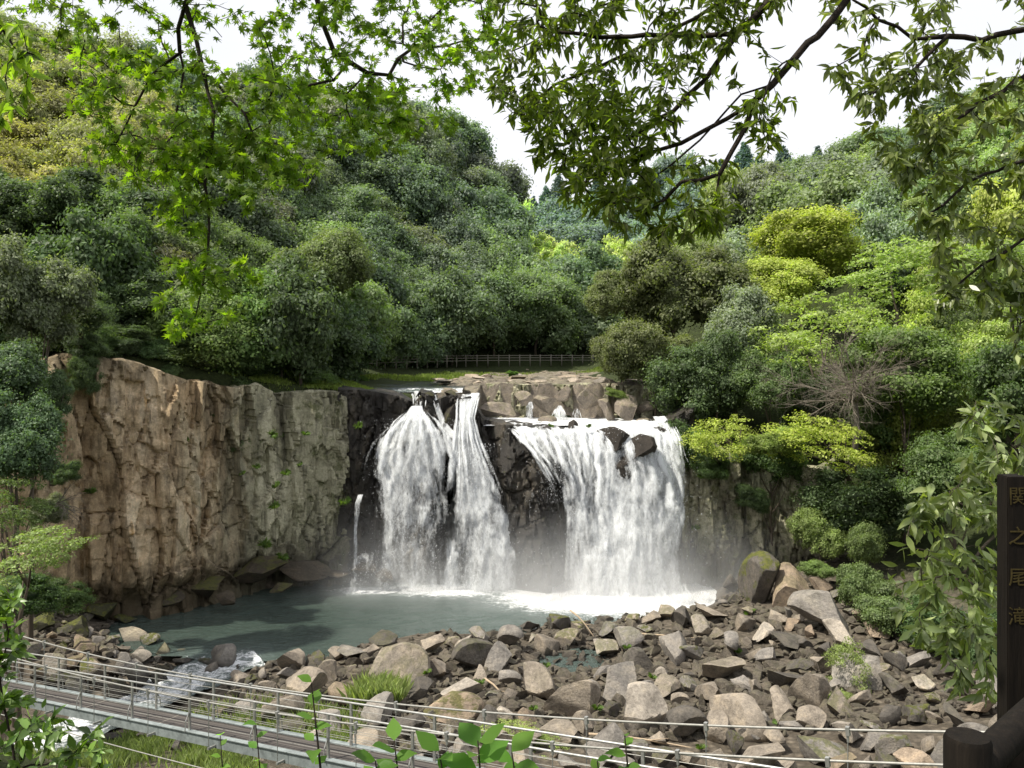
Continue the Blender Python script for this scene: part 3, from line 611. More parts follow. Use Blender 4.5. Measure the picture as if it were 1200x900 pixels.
# ------------------------------------------------------------------ waterfalls
def fall(label, rows, dens, layers=3, name='waterfall', bulge=.35, seed=0, strands=None):
    """rows: (py, px left, px right, depth); dens: per row"""
    R = np.array(rows, float); k = np.arange(len(R)); Vs = []; Q = []; UV = []; DN = []; b = 0; n_r = max(12, int((R[-1, 0]-R[0, 0])/2.2)); 
    t = np.linspace(0, len(R)-1, n_r); rr = np.stack([np.interp(t, k, R[:, j]) for j in range(4)], 1); dn = np.interp(t, k, dens)
    wid = (rr[:, 2]-rr[:, 1]).max(); n_c = max(7, int(wid/1.6))
    u = np.linspace(0, 1, n_c)
    for ly in range(layers):
        px = rr[:, 1:2]+(rr[:, 2:3]-rr[:, 1:2])*u[None]
        wob = np.stack([px*.08, rr[:, :1]*.03+0*px, 0*px+ly*9+seed], -1)
        ww = rr[:, 2:3]-rr[:, 1:2]; pad = np.clip(ww*.14, 1, 9); px = rr[:, 1:2]-pad+(ww+2*pad)*u[None]
        py = rr[:, :1]+0*px; d = rr[:, 3:4]-ly*.26+0*px; q3 = np.stack([px, py, 0*px], -1)
        lump = .45*fbm(q3*np.array([.055, .028, 0])+ly*5+seed, 3, 3+ly)+.13*fbm(q3*np.array([.25, .12, 0])+ly*7+seed, 3, 5+ly)
        d = d-bulge*np.sin(np.pi*u)[None]-lump*np.clip(ww/30, .15, 1)
        X = (px-600)/F*d; Z = EYE-(py-HY)/F*d
        Z = Z+(.38*fbm(np.stack([px*.07, 0*px+seed, 0*px], -1), 3, 61)*np.clip(ww/60, 0, 1)*(1-sstep(0, .35, np.linspace(0, 1, n_r))[:, None]))
        if rr[-1, 0] > 640: Z = Z-(Z+.25)*sstep(.86, 1., np.linspace(0, 1, n_r))[:, None]
        Vs.append(np.stack([X, d, Z], -1).reshape(-1, 3)); Q.append(gridfaces(n_r, n_c)+b); b += n_r*n_c
        UV.append(np.stack([X+ly*31+seed*5, Z+ly*17], -1).reshape(-1, 2))
        edge = np.minimum(u, 1-u)[None]*(ww+2*pad)
        edge = edge+pad*1.3*fbm(q3*np.array([.05, .018, 0])+seed*3+ly, 4, 21+ly)-pad*.55
        e_ = sstep(0, 1, edge/np.clip(ww*.30, 2.0, 17))
        foot = sstep(.93 if rr[-1, 0] > 640 else .7, 1.0, np.linspace(0, 1, n_r))[:, None]*(.3 if rr[-1, 0] > 640 else .9)
        DN.append(((dn[:, None]-.10-.12*ly+.30*fbm(q3*np.array([.07, .02, 0])+seed, 4, 31+ly))*(.5+.5*e_)-.8*(1-e_)-foot).ravel())
    rs = np.random.default_rng(seed+100); ns = int(np.clip(wid/2.6, 2, 48)) if strands is None else strands
    for k_ in range(ns):
        t0, t1 = (0 if rs.random() < .5 else rs.uniform(0, .45)), rs.uniform(.6, 1.0); a0, a1 = int(t0*(n_r-6)), max(int(t0*(n_r-6))+6, int(t1*n_r)); q = rr[a0:a1]; m_ = len(q); tt_ = np.linspace(t0, t1, m_)
        u0 = rs.uniform(-.02, 1.02); ww = q[:, 2:3]-q[:, 1:2]; uu = .5+(u0-.5)*(1+(rs.uniform(-.08, .22)*tt_))+rs.uniform(.03, .14)*fbm(np.stack([tt_*4, 0*tt_+k_*3, 0*tt_], -1), 4, seed)
        hw = np.clip(ww*rs.uniform(.035, .13), .9, 9)*(.5+1.0*tt_[:, None])*(1+.5*fbm(np.stack([tt_*7, 0*tt_+k_*5, 0*tt_], -1), 3, seed+2))[:, None]; w5 = np.linspace(-1, 1, 8)[None]
        px = q[:, 1:2]+ww*uu[:, None]+hw*w5; py = q[:, :1]+0*px; d = q[:, 3:4]-bulge*np.sin(np.pi*np.clip(uu, 0, 1))[:, None]-rs.uniform(.1, .9)-.25*(1-w5**2)-.12*fbm(np.stack([px*.2, py*.06, 0*px+k_], -1), 3, 7)
        X = (px-600)/F*d; Z = np.maximum(EYE-(py-HY)/F*d, -.1); nn_ = px.shape[1]
        Vs.append(np.stack([X, d, Z], -1).reshape(-1, 3)); Q.append(gridfaces(m_, nn_)+b); b += m_*nn_; UV.append(np.stack([X+k_*3.1, Z+k_*5.3], -1).reshape(-1, 2))
        en_ = np.minimum(np.linspace(0, 1, m_)*5, 1)*np.minimum((1-np.linspace(0, 1, m_))*2.2, 1)
        DN.append(((np.interp(tt_, np.linspace(0, 1, len(dn)), dn)*.35+.44+rs.uniform(-.14, .16))[:, None]*(1-.85*np.abs(w5)**1.5)*(.25+.75*en_[:, None])+.22*fbm(np.stack([px*.12, py*.05, 0*px+k_], -1), 3, 17)).ravel())
    me = fastmesh(name, np.concatenate(Vs), np.concatenate(Q), smooth=True); vattr(me, 'dens', np.concatenate(DN))
    uv = me.uv_layers.new(name='UVMap'); li = np.zeros(len(me.loops), np.int32); me.loops.foreach_get('vertex_index', li)
    uv.data.foreach_set('uv', np.concatenate(UV)[li].astype(np.float32).ravel())
    o = link(name, me, M_FALL[seed % 4]); return tag(o, label, 'waterfall')
fall('thin white chute at the far left lip feeding the fan shaped fall', [(459,482,500,83.3), (466,484,499,82.2), (480,484,497,81.2), (498,480,502,80.2)], [.95,.95,.9,.9], 2, seed=1, bulge=.1)
fall('fan shaped left waterfall spreading over dark rock', [(476,482,497,80.6), (484,474,502,80.0), (493,463,510,79.7), (506,452,518,79.5), (525,443,525,79.3), (550,438,530,79.1), (600,440,534,78.9), (650,438,534,78.7), (692,432,540,78.5)], [.88,.93,.95,.93,.88,.84,.76,.7,.68], 4, seed=2, bulge=.5)
fall('slanting narrow chute between the black rocks', [(463,504,512,82.8), (475,508,516,81.3), (495,514,524,80.6), (512,524,540,80.0), (528,538,555,79.6)], [.8,.8,.85,.9,.9], 2, seed=3, bulge=.1)
fall('tall middle waterfall dropping left of the dark central rock', [(461,538,566,83.6), (468,534,562,82.2), (490,534,556,80.6), (515,531,562,79.9), (545,528,574,79.5), (580,524,590,79.2), (620,520,602,78.9), (660,518,612,78.6), (692,508,620,78.4)], [.95,1.0,.98,.95,.95,.9,.84,.8,.78], 4, seed=4, bulge=.4)
fall('thin trickle at the far left beside the cliff', [(580,417,428,79.2), (590,413,424,79.0), (620,413,420,78.9), (655,412,421,78.8)], [.85,.8,.75,.7], 2, seed=5, bulge=.05)
fall('low splashing cascade over rocks at the left foot of the falls', [(648,420,440,78.8), (652,410,456,78.4), (660,404,468,77.9), (672,402,478,77.4), (692,396,488,77.0)], [.5,.6,.6,.55,.62], 3, strands=0, seed=6, bulge=.5)
fall('hair thin trickle down the dark central rock', [(578,621,628,77.4), (610,621,627,77.2), (655,621,627,77.0)], [.62,.6,.6], 1, seed=7, bulge=.02)
fall('veil of water sliding over the rounded central rock', [(498,590,690,82.4), (505,600,690,79.6), (520,612,690,78.3), (545,632,692,77.8), (570,648,694,77.6), (600,655,694,77.5), (690,652,700,77.3)], [.95,.9,.75,.68,.72,.74,.7], 3, seed=8, bulge=.2)
fall('broad thundering white waterfall on the right', [(494,664,768,83.0), (500,664,776,81.2), (508,666,785,79.8), (530,670,792,79.0), (560,672,803,78.6), (600,668,806,78.3), (650,668,802,78.0), (696,658,812,77.6)], [1.0,1.02,1.02,1.0,1.0,.98,.96,.95], 4, seed=9, bulge=.9)
fall('right edge spout of the broad waterfall below the leaning trees', [(488,762,782,83.5), (498,766,792,81.6), (515,772,800,79.2), (545,776,806,78.4), (600,776,808,78.0)], [.95,1.,1.,.95,.8], 3, seed=10, bulge=.3)
fall('upper cascade second from right on the rock step', [(475,653,659,89.2), (481,649,664,88.0), (490,645,669,87.0), (505,642,674,86.2)], [.8,.8,.72,.8], 3, seed=11, bulge=.2)
fall('small upper cascade rightmost on the rock step', [(478,674,678,89.1), (486,671,680,87.8), (504,668,684,86.2)], [.8,.78,.8], 3, seed=12, bulge=.1)
fall('grey upper trickle leftmost on the rock step', [(471,619,625,88.4), (480,615,625,87.2), (500,610,626,86.0)], [.75,.66,.72], 3, seed=13, bulge=.1)
fall('churning white splash where the broad waterfall meets the pool', [(662,690,780,77.5), (672,668,806,77.1), (684,650,824,76.5), (697,634,842,75.7), (706,620,850,74.6)], [-.1,.25,.5,.72,.55], 3, 'waterfall_splash', 1.2, 13, 0)
fall('white splash at the foot of the fan shaped and middle falls', [(674,450,600,77.7), (684,430,615,77.2), (693,420,625,76.4)], [-.1,.3,.5], 2, 'waterfall_splash', .5, 14, 0)
def spray(name, label, regs, seed):
    """flying drops around the falls: small white shards"""
    rng = np.random.default_rng(seed); Vs = []
    for px0, px1, py0, py1, d, n, s in regs:
        px = rng.normal((px0+px1)/2, (px1-px0)/3.2, n); py = rng.uniform(py0, py1, n); dd = d+rng.normal(-.3, .5, n)
        c = np.stack([(px-600)/F*dd, dd, EYE-(py-HY)/F*dd], 1); sz = s*rng.uniform(.4, 1.2, n)**2
        a = rng.normal(size=(n, 3)); b_ = rng.normal(size=(n, 3)); a /= np.linalg.norm(a, axis=1)[:, None]; b_ /= np.linalg.norm(b_, axis=1)[:, None]
        q = np.stack([c-a*sz[:, None]*[1, 1, 1.8], c+b_*sz[:, None]*.8, c+a*sz[:, None]*[1, 1, 1.8], c-b_*sz[:, None]*.8], 1); q[..., 2] = np.maximum(q[..., 2], .02); Vs.append(q.reshape(-1, 3))
    V = np.concatenate(Vs); me = fastmesh(name, V, np.arange(len(V)).reshape(-1, 4)); o = link(name, me, M_DROP); return tag(o, label, 'spray', kind='stuff')
t = NT('water_drop'); df = t.n('ShaderNodeBsdfDiffuse'); df.inputs[0].default_value = (.9, .92, .95, 1); tl = t.n('ShaderNodeBsdfTranslucent'); tl.inputs[0].default_value = (.9, .92, .95, 1)
M_DROP = t.done(t.mixs(.5, df.outputs[0], tl.outputs[0]))
spray('spray', 'white drops flying off the waterfalls', [(452,520,490,560,79,3500,.035), (445,528,540,690,78.6,4000,.03), (535,575,520,600,79,3500,.035), (525,595,590,690,78.4,4000,.03), (630,690,505,590,77.9,2500,.03), (680,790,500,600,78.2,3500,.04), (675,800,580,695,77.6,4200,.04), (415,470,645,690,77.4,1200,.03), (560,640,640,692,77.6,500,.03)], 3)
# mist at the foot of the falls
t = NT('mist'); p = t.pos(); x, y, z = t.sep(p); n = t.noise(p, .22, 3, .6)
vert = t.math('POWER', t.math('SUBTRACT', 1, t.math('DIVIDE', z, 8.8), clamp=True), 2.2)
ex = t.math('MINIMUM', t.math('MULTIPLY', t.math('ADD', x, 19), .14), t.math('MULTIPLY', t.math('SUBTRACT', 23, x), .12)); ex = t.math('MINIMUM', 1, t.math('MAXIMUM', ex, 0))
ey = t.math('MULTIPLY', t.math('SUBTRACT', y, 69.5), .14, clamp=True)
right = t.math('ADD', .45, t.math('MULTIPLY', .55, t.math('MULTIPLY', t.math('ADD', x, 4), .15, clamp=True)))
dens = t.math('MULTIPLY', t.math('MULTIPLY', t.math('MULTIPLY', vert, ex), t.math('MULTIPLY', ey, right)), t.math('MULTIPLY', t.ramp(n, [(.3, .25), (.7, 1.4)]), .24))
vs = t.n('ShaderNodeVolumeScatter'); vs.inputs['Color'].default_value = (.96, .98, 1, 1); vs.inputs['Anisotropy'].default_value = 0; t.l(dens, vs.inputs['Density']); t.l(vs.outputs[0], t.out.inputs['Volume'])
m = MB(); m.box((4, 75.4, 4.45), (46, 11.8, 8.8)); tag(m.build('mist', t.m), 'pale mist hanging over the pool at the foot of the falls', 'mist', kind='stuff')

# ------------------------------------------------------------------ trees
def leaf_cloud(C, Rl, nper, size, rng, squash=(1, 1, 1), up=.25, core=True, aspect=.55, droop=0., outc=None):
    """leaf-sized quads on the outer faces of many lobes; returns verts, quads, tint, hue"""
    V = []; T = []; H = []; cen = outc if outc is not None else C.mean(0)
    sq = np.array(squash)
    for i, (c, r) in enumerate(zip(C, Rl)):
        n = max(8, int(nper*r*r)); dv = rng.normal(size=(n, 3)); dv[:, 2] += up; dv /= np.linalg.norm(dv, axis=1)[:, None]
        o = c-cen; o = o/(np.linalg.norm(o)+1e-6); keep = (dv@o > -.35+rng.normal(0, .2, n)); dv = dv[keep]; n = len(dv)
        bump = 1+.42*fbm(dv*2.0+i*7, 3, i % 50)
        p = c+dv*(r*bump*np.where(rng.random(n) < .22, rng.uniform(1., 1.6, n), rng.uniform(.62, 1.08, n)))[:, None]*sq
        inside = np.zeros(n, bool)
        for j in np.argsort(np.linalg.norm(C-c, axis=1))[1:7]: inside |= np.linalg.norm((p-C[j])/sq, axis=1) < Rl[j]*.72
        p = p[~inside]; dv = dv[~inside]; n = len(p)
        if n == 0: continue
        nr = dv+rng.normal(0, .55, (n, 3)); nr[:, 2] += .3; nr /= np.linalg.norm(nr, axis=1)[:, None]
        a = np.cross(nr, rng.normal(size=(n, 3))); a[:, 2] -= droop; a /= np.linalg.norm(a, axis=1)[:, None]+1e-9; b = np.cross(nr, a)
        s = size*rng.uniform(.55, 1.35, n)[:, None]
        q = np.stack([p-a*s, p+b*s*aspect+nr*s*.15, p+a*s, p-b*s*aspect+nr*s*.15], 1); V.append(q.reshape(-1, 3))
        tt = np.clip(.5+rng.normal(0, .10, n)+rng.normal(0, .07)+.12*dv[:, 2], .05, 1); T.append(np.repeat(tt, 4)); H.append(np.repeat(np.clip(.5+rng.normal(0, .3, n), 0, 1), 4))  # upward leaves tinted lighter: top light painted into the crown
    V = np.concatenate(V); Q = np.arange(len(V)).reshape(-1, 4); T = np.concatenate(T); H = np.concatenate(H)
    if core:
        bm = bmesh.new(); bmesh.ops.create_icosphere(bm, subdivisions=2, radius=1); iv = np.array([v.co[:] for v in bm.verts]); it = np.array([[v.index for v in f.verts] for f in bm.faces]); bm.free()
        tv = []; tt = []; b0 = len(V)
        for c, r in zip(C, Rl):
            tv.append(c+iv*(r*.66)*sq*(1+.15*fbm(iv*2+c, 2, 3))[:, None]); tt.append(it+b0); b0 += len(iv)
        V = np.concatenate([V]+tv); nn = len(V)-len(T); T = np.concatenate([T, np.full(nn, .26)]); H = np.concatenate([H, np.full(nn, .5)]); return V, Q, np.concatenate(tt), T, H  # core lobes tinted darker: inner crown shade put into the colour
    return V, Q, None, T, H
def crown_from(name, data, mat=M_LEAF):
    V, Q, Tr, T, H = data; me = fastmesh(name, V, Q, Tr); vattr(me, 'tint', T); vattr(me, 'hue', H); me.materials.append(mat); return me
def crown_round(seed, nl=70, flat=.8, leaf=.04, dens=2300, lobes=(.1, .23), nsub=6):
    """billowing crown: a few big uneven masses, each covered with small leaf clumps"""
    rng = np.random.default_rng(seed); S = []
    for k in range(nsub):
        v = rng.normal(size=3); v[2] = abs(v[2])*.8-.25; v /= np.linalg.norm(v); S.append((v*rng.uniform(.32, .62)*np.array([1, 1, flat]), rng.uniform(.28, .5)))
    S.append((np.array([0, 0, -.05]), .5)); C = []; R = []; t_ = 0
    while len(C) < nl and t_ < 4000:
        t_ += 1; c0, r0 = S[rng.integers(len(S))]; v = rng.normal(size=3); v /= np.linalg.norm(v); r = rng.uniform(*lobes)
        c = c0+v*r0*rng.uniform(.75, 1.05)*np.array([1, 1, flat])
        if c[2] < -.62 or any(np.linalg.norm(c-q) < .5*max(r, s_) for q, s_ in zip(C, R)) or any(np.linalg.norm(c-q) < w_*.62 for q, w_ in S): continue
        C.append(c); R.append(r)
    for c0, r0 in S: C.append(c0); R.append(r0*.8)
    return crown_from('crown', leaf_cloud(np.array(C), np.array(R), dens*4, leaf, rng, (1, 1, .85), outc=np.array((0, 0, -.3))))
def crown_layer(seed, leaf=.06):
    """spreading crown of flat tiers"""
    rng = np.random.default_rng(seed); C = []; R = []
    for k in range(52):
        z = rng.uniform(-.7, .8); rr = math.sqrt(max(.05, 1-z*z*.9)); a = rng.uniform(0, 6.28); q = rr*rng.uniform(.35, .85)
        C.append((q*math.cos(a), q*math.sin(a), z*.75)); R.append(rng.uniform(.15, .3))
    C.append((0, 0, 0)); R.append(.45)
    return crown_from('crown', leaf_cloud(np.array(C), np.array(R), 9500, leaf, rng, (1.1, 1.1, .68), .4))
def crown_spray(seed, leaf=.026):
    """airy crown of small horizontal sprays, sky and shade showing between them"""
    rng = np.random.default_rng(seed); C = []; R = []
    for k in range(26):
        a = rng.uniform(0, 6.28); z = rng.uniform(-.55, .7); q = math.sqrt(max(.04, 1-z*z))*rng.uniform(.4, .95)
        for j in range(7):
            C.append((q*math.cos(a)+rng.normal(0, .13), q*math.sin(a)+rng.normal(0, .13), z*.8+rng.normal(0, .05)-.06*j*.3)); R.append(rng.uniform(.06, .14))
    return crown_from('crown', leaf_cloud(np.array(C), np.array(R), 5200, leaf, rng, (1.25, 1.25, .5), .4, core=False, outc=np.array((0, 0, -.6))))
def crown_plume(seed, leaf=.055):
    """bamboo-like grove crown of arching feathery plumes"""
    rng = np.random.default_rng(seed); C = []; R = []
    for k in range(18):
        a = rng.uniform(0, 6.28); q = rng.uniform(0, .55); h = rng.uniform(.5, 1.0); ax = rng.uniform(0, 6.28)
        for s in np.linspace(0, 1, 7):
            C.append((q*math.cos(a)+.35*s*s*math.cos(ax), q*math.sin(a)+.35*s*s*math.sin(ax), -.8+1.6*h*s-.5*s**3*.6)); R.append(.2*(1-.55*s)+.03)
    return crown_from('crown', leaf_cloud(np.array(C), np.array(R), 5200, leaf, rng, (1, 1, .9), .2, aspect=.3, droop=.6, outc=np.array((0, 0, -.3))))
def crown_cedar(seed):
    rng = np.random.default_rng(seed); C = []; R = []
    for z in np.linspace(-1, .95, 15):
        rr = .62*(1-(z+1)/2)**.8+.03
        for k in range(5 if rr > .1 else 2):
            a = rng.uniform(0, 6.28); C.append((rr*.7*math.cos(a), rr*.7*math.sin(a), z-rr*.25+rng.normal(0, .03))); R.append(rr*.5+.04)
    return crown_from('crown', leaf_cloud(np.array(C), np.array(R), 6000, .05, rng, (1, 1, .9), -.1, droop=.4, outc=np.array((0, 0, -.5))))
ROUNDS = [crown_round(400+i, 64+6*(i % 4), .75+.1*(i % 3), .031, 3300, (.10, .23), 5+i % 3) for i in range(7)]
FINES = [crown_round(450+i, 95, .85, .024, 5200, (.08, .18), 7) for i in range(4)]
LAYERS = [crown_layer(500+i, .029) for i in range(4)]
SPRAYS = [crown_spray(620+i) for i in range(3)]
PLUMES = [crown_plume(550+i, .04) for i in range(3)]
CEDARS = [crown_cedar(580+i) for i in range(2)]
def trunk_mesh(seed):
    rng = random.Random(seed); m = MB(); pts = [(rng.uniform(-.02, .02)*i, rng.uniform(-.02, .02)*i, i/6) for i in range(7)]
    m.tube(pts, [.034, .028, .025, .022, .018, .013, .006], 8)
    for k in range(6):
        h = rng.uniform(.45, .85); a = rng.uniform(0, 6.28); l_ = rng.uniform(.12, .25); b = Vector(pts[int(h*6)])
        m.tube([b, b+Vector((math.cos(a)*l_*.5, math.sin(a)*l_*.5, .09)), b+Vector((math.cos(a)*l_, math.sin(a)*l_, .22))], [.013, .009, .003], 6)
    me = m.mesh('trunk', True); me.materials.append(M_BARK); return me
TRUNKS = [trunk_mesh(i) for i in range(4)]
def tree(px, py, d, rpx, crown, col, label, cat, group=None, name='broadleaf_tree', sq=(1, 1, 1), trunk=True, foot=None):
    c = W(px, py, d); r = rpx/F*d; gz = g1(c.x, c.y); base = min(gz, c.z-r*.6)
    root = empty(name, (c.x, c.y, base), label, cat, group)
    o = bpy.data.objects.new('crown', crown); COL.objects.link(o); o.parent = root; o.location = (0, 0, c.z-base); o.scale = (r*sq[0], r*sq[1], r*sq[2]); o.rotation_euler = ((0 if 'cedar' in name or 'bamboo' in name else random.uniform(-.3, .3)), (0 if 'cedar' in name or 'bamboo' in name else random.uniform(-.3, .3)), random.uniform(0, 6.28)); o.color = (*col, 1)
    if foot:
        f_ = W(*foot); root.location = f_; o.location = c-f_; v = c-f_; m = MB(); m.tube([Vector((0, 0, -.5)), v*.3+Vector((0, 0, .5)), v*.7+Vector((0, 0, .4)), v], [.24, .2, .15, .08], 8)
        for k in range(5): m.tube([v*.6+Vector((0, 0, .4)), v+Vector((random.uniform(-.5, .5)*r*sq[0], random.uniform(-.4, .4)*r, random.uniform(-.1, .4)*r))], [.1, .03], 6)
        m.build('trunk', M_BARK, root, True)
    elif trunk:
        t_ = bpy.data.objects.new('trunk', random.choice(TRUNKS)); COL.objects.link(t_); t_.parent = root; h = c.z-base+r*.35*sq[2]; t_.scale = (max(min(h, 9)*.6, r*.9),)*2+(h,); t_.rotation_euler = (0, 0, random.uniform(0, 6.28)); t_.location = (0, 0, -.3)
    return root
MASK = np.zeros((90, 120), bool); yy, xx = np.mgrid[0:90, 0:120]
def disk(px, py, r, sq=1.): return ((xx*10+5-px)**2+((yy*10+5-py)/sq)**2) < r*r
def jit(c, a=.18): k = random.uniform(1-a, 1+a); return tuple(max(.01, v*k*random.uniform(.93, 1.07)) for v in c)
DKG, MDG, OLV, YEL, SIL, LIM, BAM, FAR = (.052,.074,.034), (.082,.112,.044), (.105,.118,.048), (.185,.205,.050), (.12,.14,.098), (.21,.25,.035), (.23,.27,.10), (.085,.12,.115)  # FAR has the bluish distance haze in its colour
# landmark trees of the middle ground
LT = [ # px, py, d, r, crown kind, colour, label, flatten
 (372,318,88,66,'f',(.085,.105,.048),'fine leaved grey green tree leaning over the grassy cliff top',(1,1,1.15)),
 (330,385,84,50,'l',DKG,'dark shaded tree crowding the edge of the cliff top',(1.1,1,1)),
 (262,350,82,62,'r',DKG,'dark round tree above the middle of the orange cliff',(1,1,1)),
 (180,350,78,55,'l',DKG,'dark tree over the top left of the orange cliff',(1.2,1,.8)),
 (36,355,60,74,'f',(.095,.11,.068),'large silvery evergreen at the left edge above the cliff',(1,1,1.35)),
 (95,365,66,34,'l',DKG,'dark understory tree between silvery evergreen and cliff',(1,1,1.1)),
 (18,520,54,66,'f',(.06,.09,.05),'blue green bushy tree at the left edge beside the cliff foot',(1,1,1.2)),
 (22,655,46,62,'s',(.115,.145,.055),'light green maple like tree above the bridge at the left edge',(1.1,1,.8)),
 (792,350,93,88,'f',(.075,.085,.040),'largest olive evergreen beside the top of the falls',(1,1,1.0)),
 (728,415,91,42,'f',(.09,.10,.05),'pale olive tree leaning over the right river bank',(1,1,1.05)),
 (812,455,85,56,'l',DKG,'dark hanging tree right above the broad waterfall',(1,1,1.1)),
 (862,400,88,52,'r',SIL,'silvery leaved tree between the olive evergreen and the bright green trees',(.8,1,1.3)),
 (838,330,97,42,'r',SIL,'upper silvery tree on the right slope',(1,1,1.3)),
 (940,290,104,62,'l',YEL,'bright yellow green spreading tree halfway up the right slope',(1.2,1,.8)),
 (915,335,96,52,'l',(.17,.195,.045),'layered yellow green tree below the bright spreading one',(1.2,1,.8)),
 (960,395,84,78,'s',(.165,.20,.075),'feathery light green tree behind the bare branches',(1.2,1,.9)),
 (1050,330,88,76,'s',(.14,.18,.06),'broad feathery green tree on the right slope',(1.2,1,.9)),
 (1060,440,76,70,'l',(.075,.105,.036),'dark green tree above the hanging glossy branch',(1.2,1,1)),
 (852,515,77,46,'s',(.17,.195,.045),'small lime green tree overhanging the dark right cliff',(1.0,1,.95)),
 (972,522,74,66,'s',(.175,.20,.045),'wide lime green maple hanging over the boulders',(1.25,1,.8)),
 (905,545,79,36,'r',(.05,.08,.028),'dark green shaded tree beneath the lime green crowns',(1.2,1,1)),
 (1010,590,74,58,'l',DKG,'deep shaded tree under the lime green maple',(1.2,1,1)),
 (1120,560,66,62,'l',(.055,.08,.03),'green tree behind the glossy hanging branch',(1.2,1,1)),
 (960,630,73,34,'f',(.12,.15,.055),'cone shaped light green bush beside the mossy boulder',(1,1,1.4)),
 (1195,470,60,70,'l',(.05,.075,.028),'dark tree at the right edge behind the sign post',(1,1,1.2)),
 (10,440,56,62,'r',(.055,.08,.045),'round blue green tree at the left edge between two larger ones',(1,1,1)),
 (62,470,60,34,'f',(.06,.085,.045),'small leafy tree against the left end of the cliff',(1,1,1.3)),
 (5,590,52,54,'s',(.075,.10,.04),'yellowish green bush tree above the maple like one at the left edge',(1.1,1,1)),
 (60,250,84,60,'r',DKG,'dark round tree high above the left end of the cliff',(1.1,1,1)),
 (140,290,82,52,'r',(.05,.075,.032),'shaded evergreen behind the hanging maple leaves',(1.1,1,1)),
 (812,530,80,26,'l',(.05,.08,.028),'dark drooping foliage below the tree beside the broad waterfall',(.9,1,1.4)),
 (768,418,88,58,'f',(.085,.095,.045),'olive tree filling the right bank below the largest evergreen',(1,1,1.15)),
 (735,350,97,46,'f',(.10,.115,.055),'pale green tree behind the left side of the largest evergreen',(1,1,1.1)),
 (840,440,84,52,'f',DKG,'dark fine leaved tree right of the broad waterfall lip',(1,1,1.2)),
 (900,450,82,46,'r',(.06,.085,.035),'dark round tree behind the lime green crowns',(1.1,1,1)),
 (905,520,75.5,34,'f',(.125,.155,.05),'lime tinged round bush tree between the two lime crowns',(1.2,1,.9)),
 (1190,330,66,85,'f',(.11,.145,.05),'leafy tree high at the right edge',(1,1,1.1)),
]
KD = {'f': FINES, 'l': LAYERS, 'r': ROUNDS, 'p': PLUMES, 'c': CEDARS, 's': SPRAYS}
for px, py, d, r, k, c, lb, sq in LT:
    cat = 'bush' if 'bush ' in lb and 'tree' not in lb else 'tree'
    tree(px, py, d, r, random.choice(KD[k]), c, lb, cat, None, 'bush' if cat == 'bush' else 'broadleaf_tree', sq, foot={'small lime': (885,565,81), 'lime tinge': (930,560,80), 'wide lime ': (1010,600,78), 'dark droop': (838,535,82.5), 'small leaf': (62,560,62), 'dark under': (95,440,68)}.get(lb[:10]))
    MASK |= disk(px, py, r*.8)
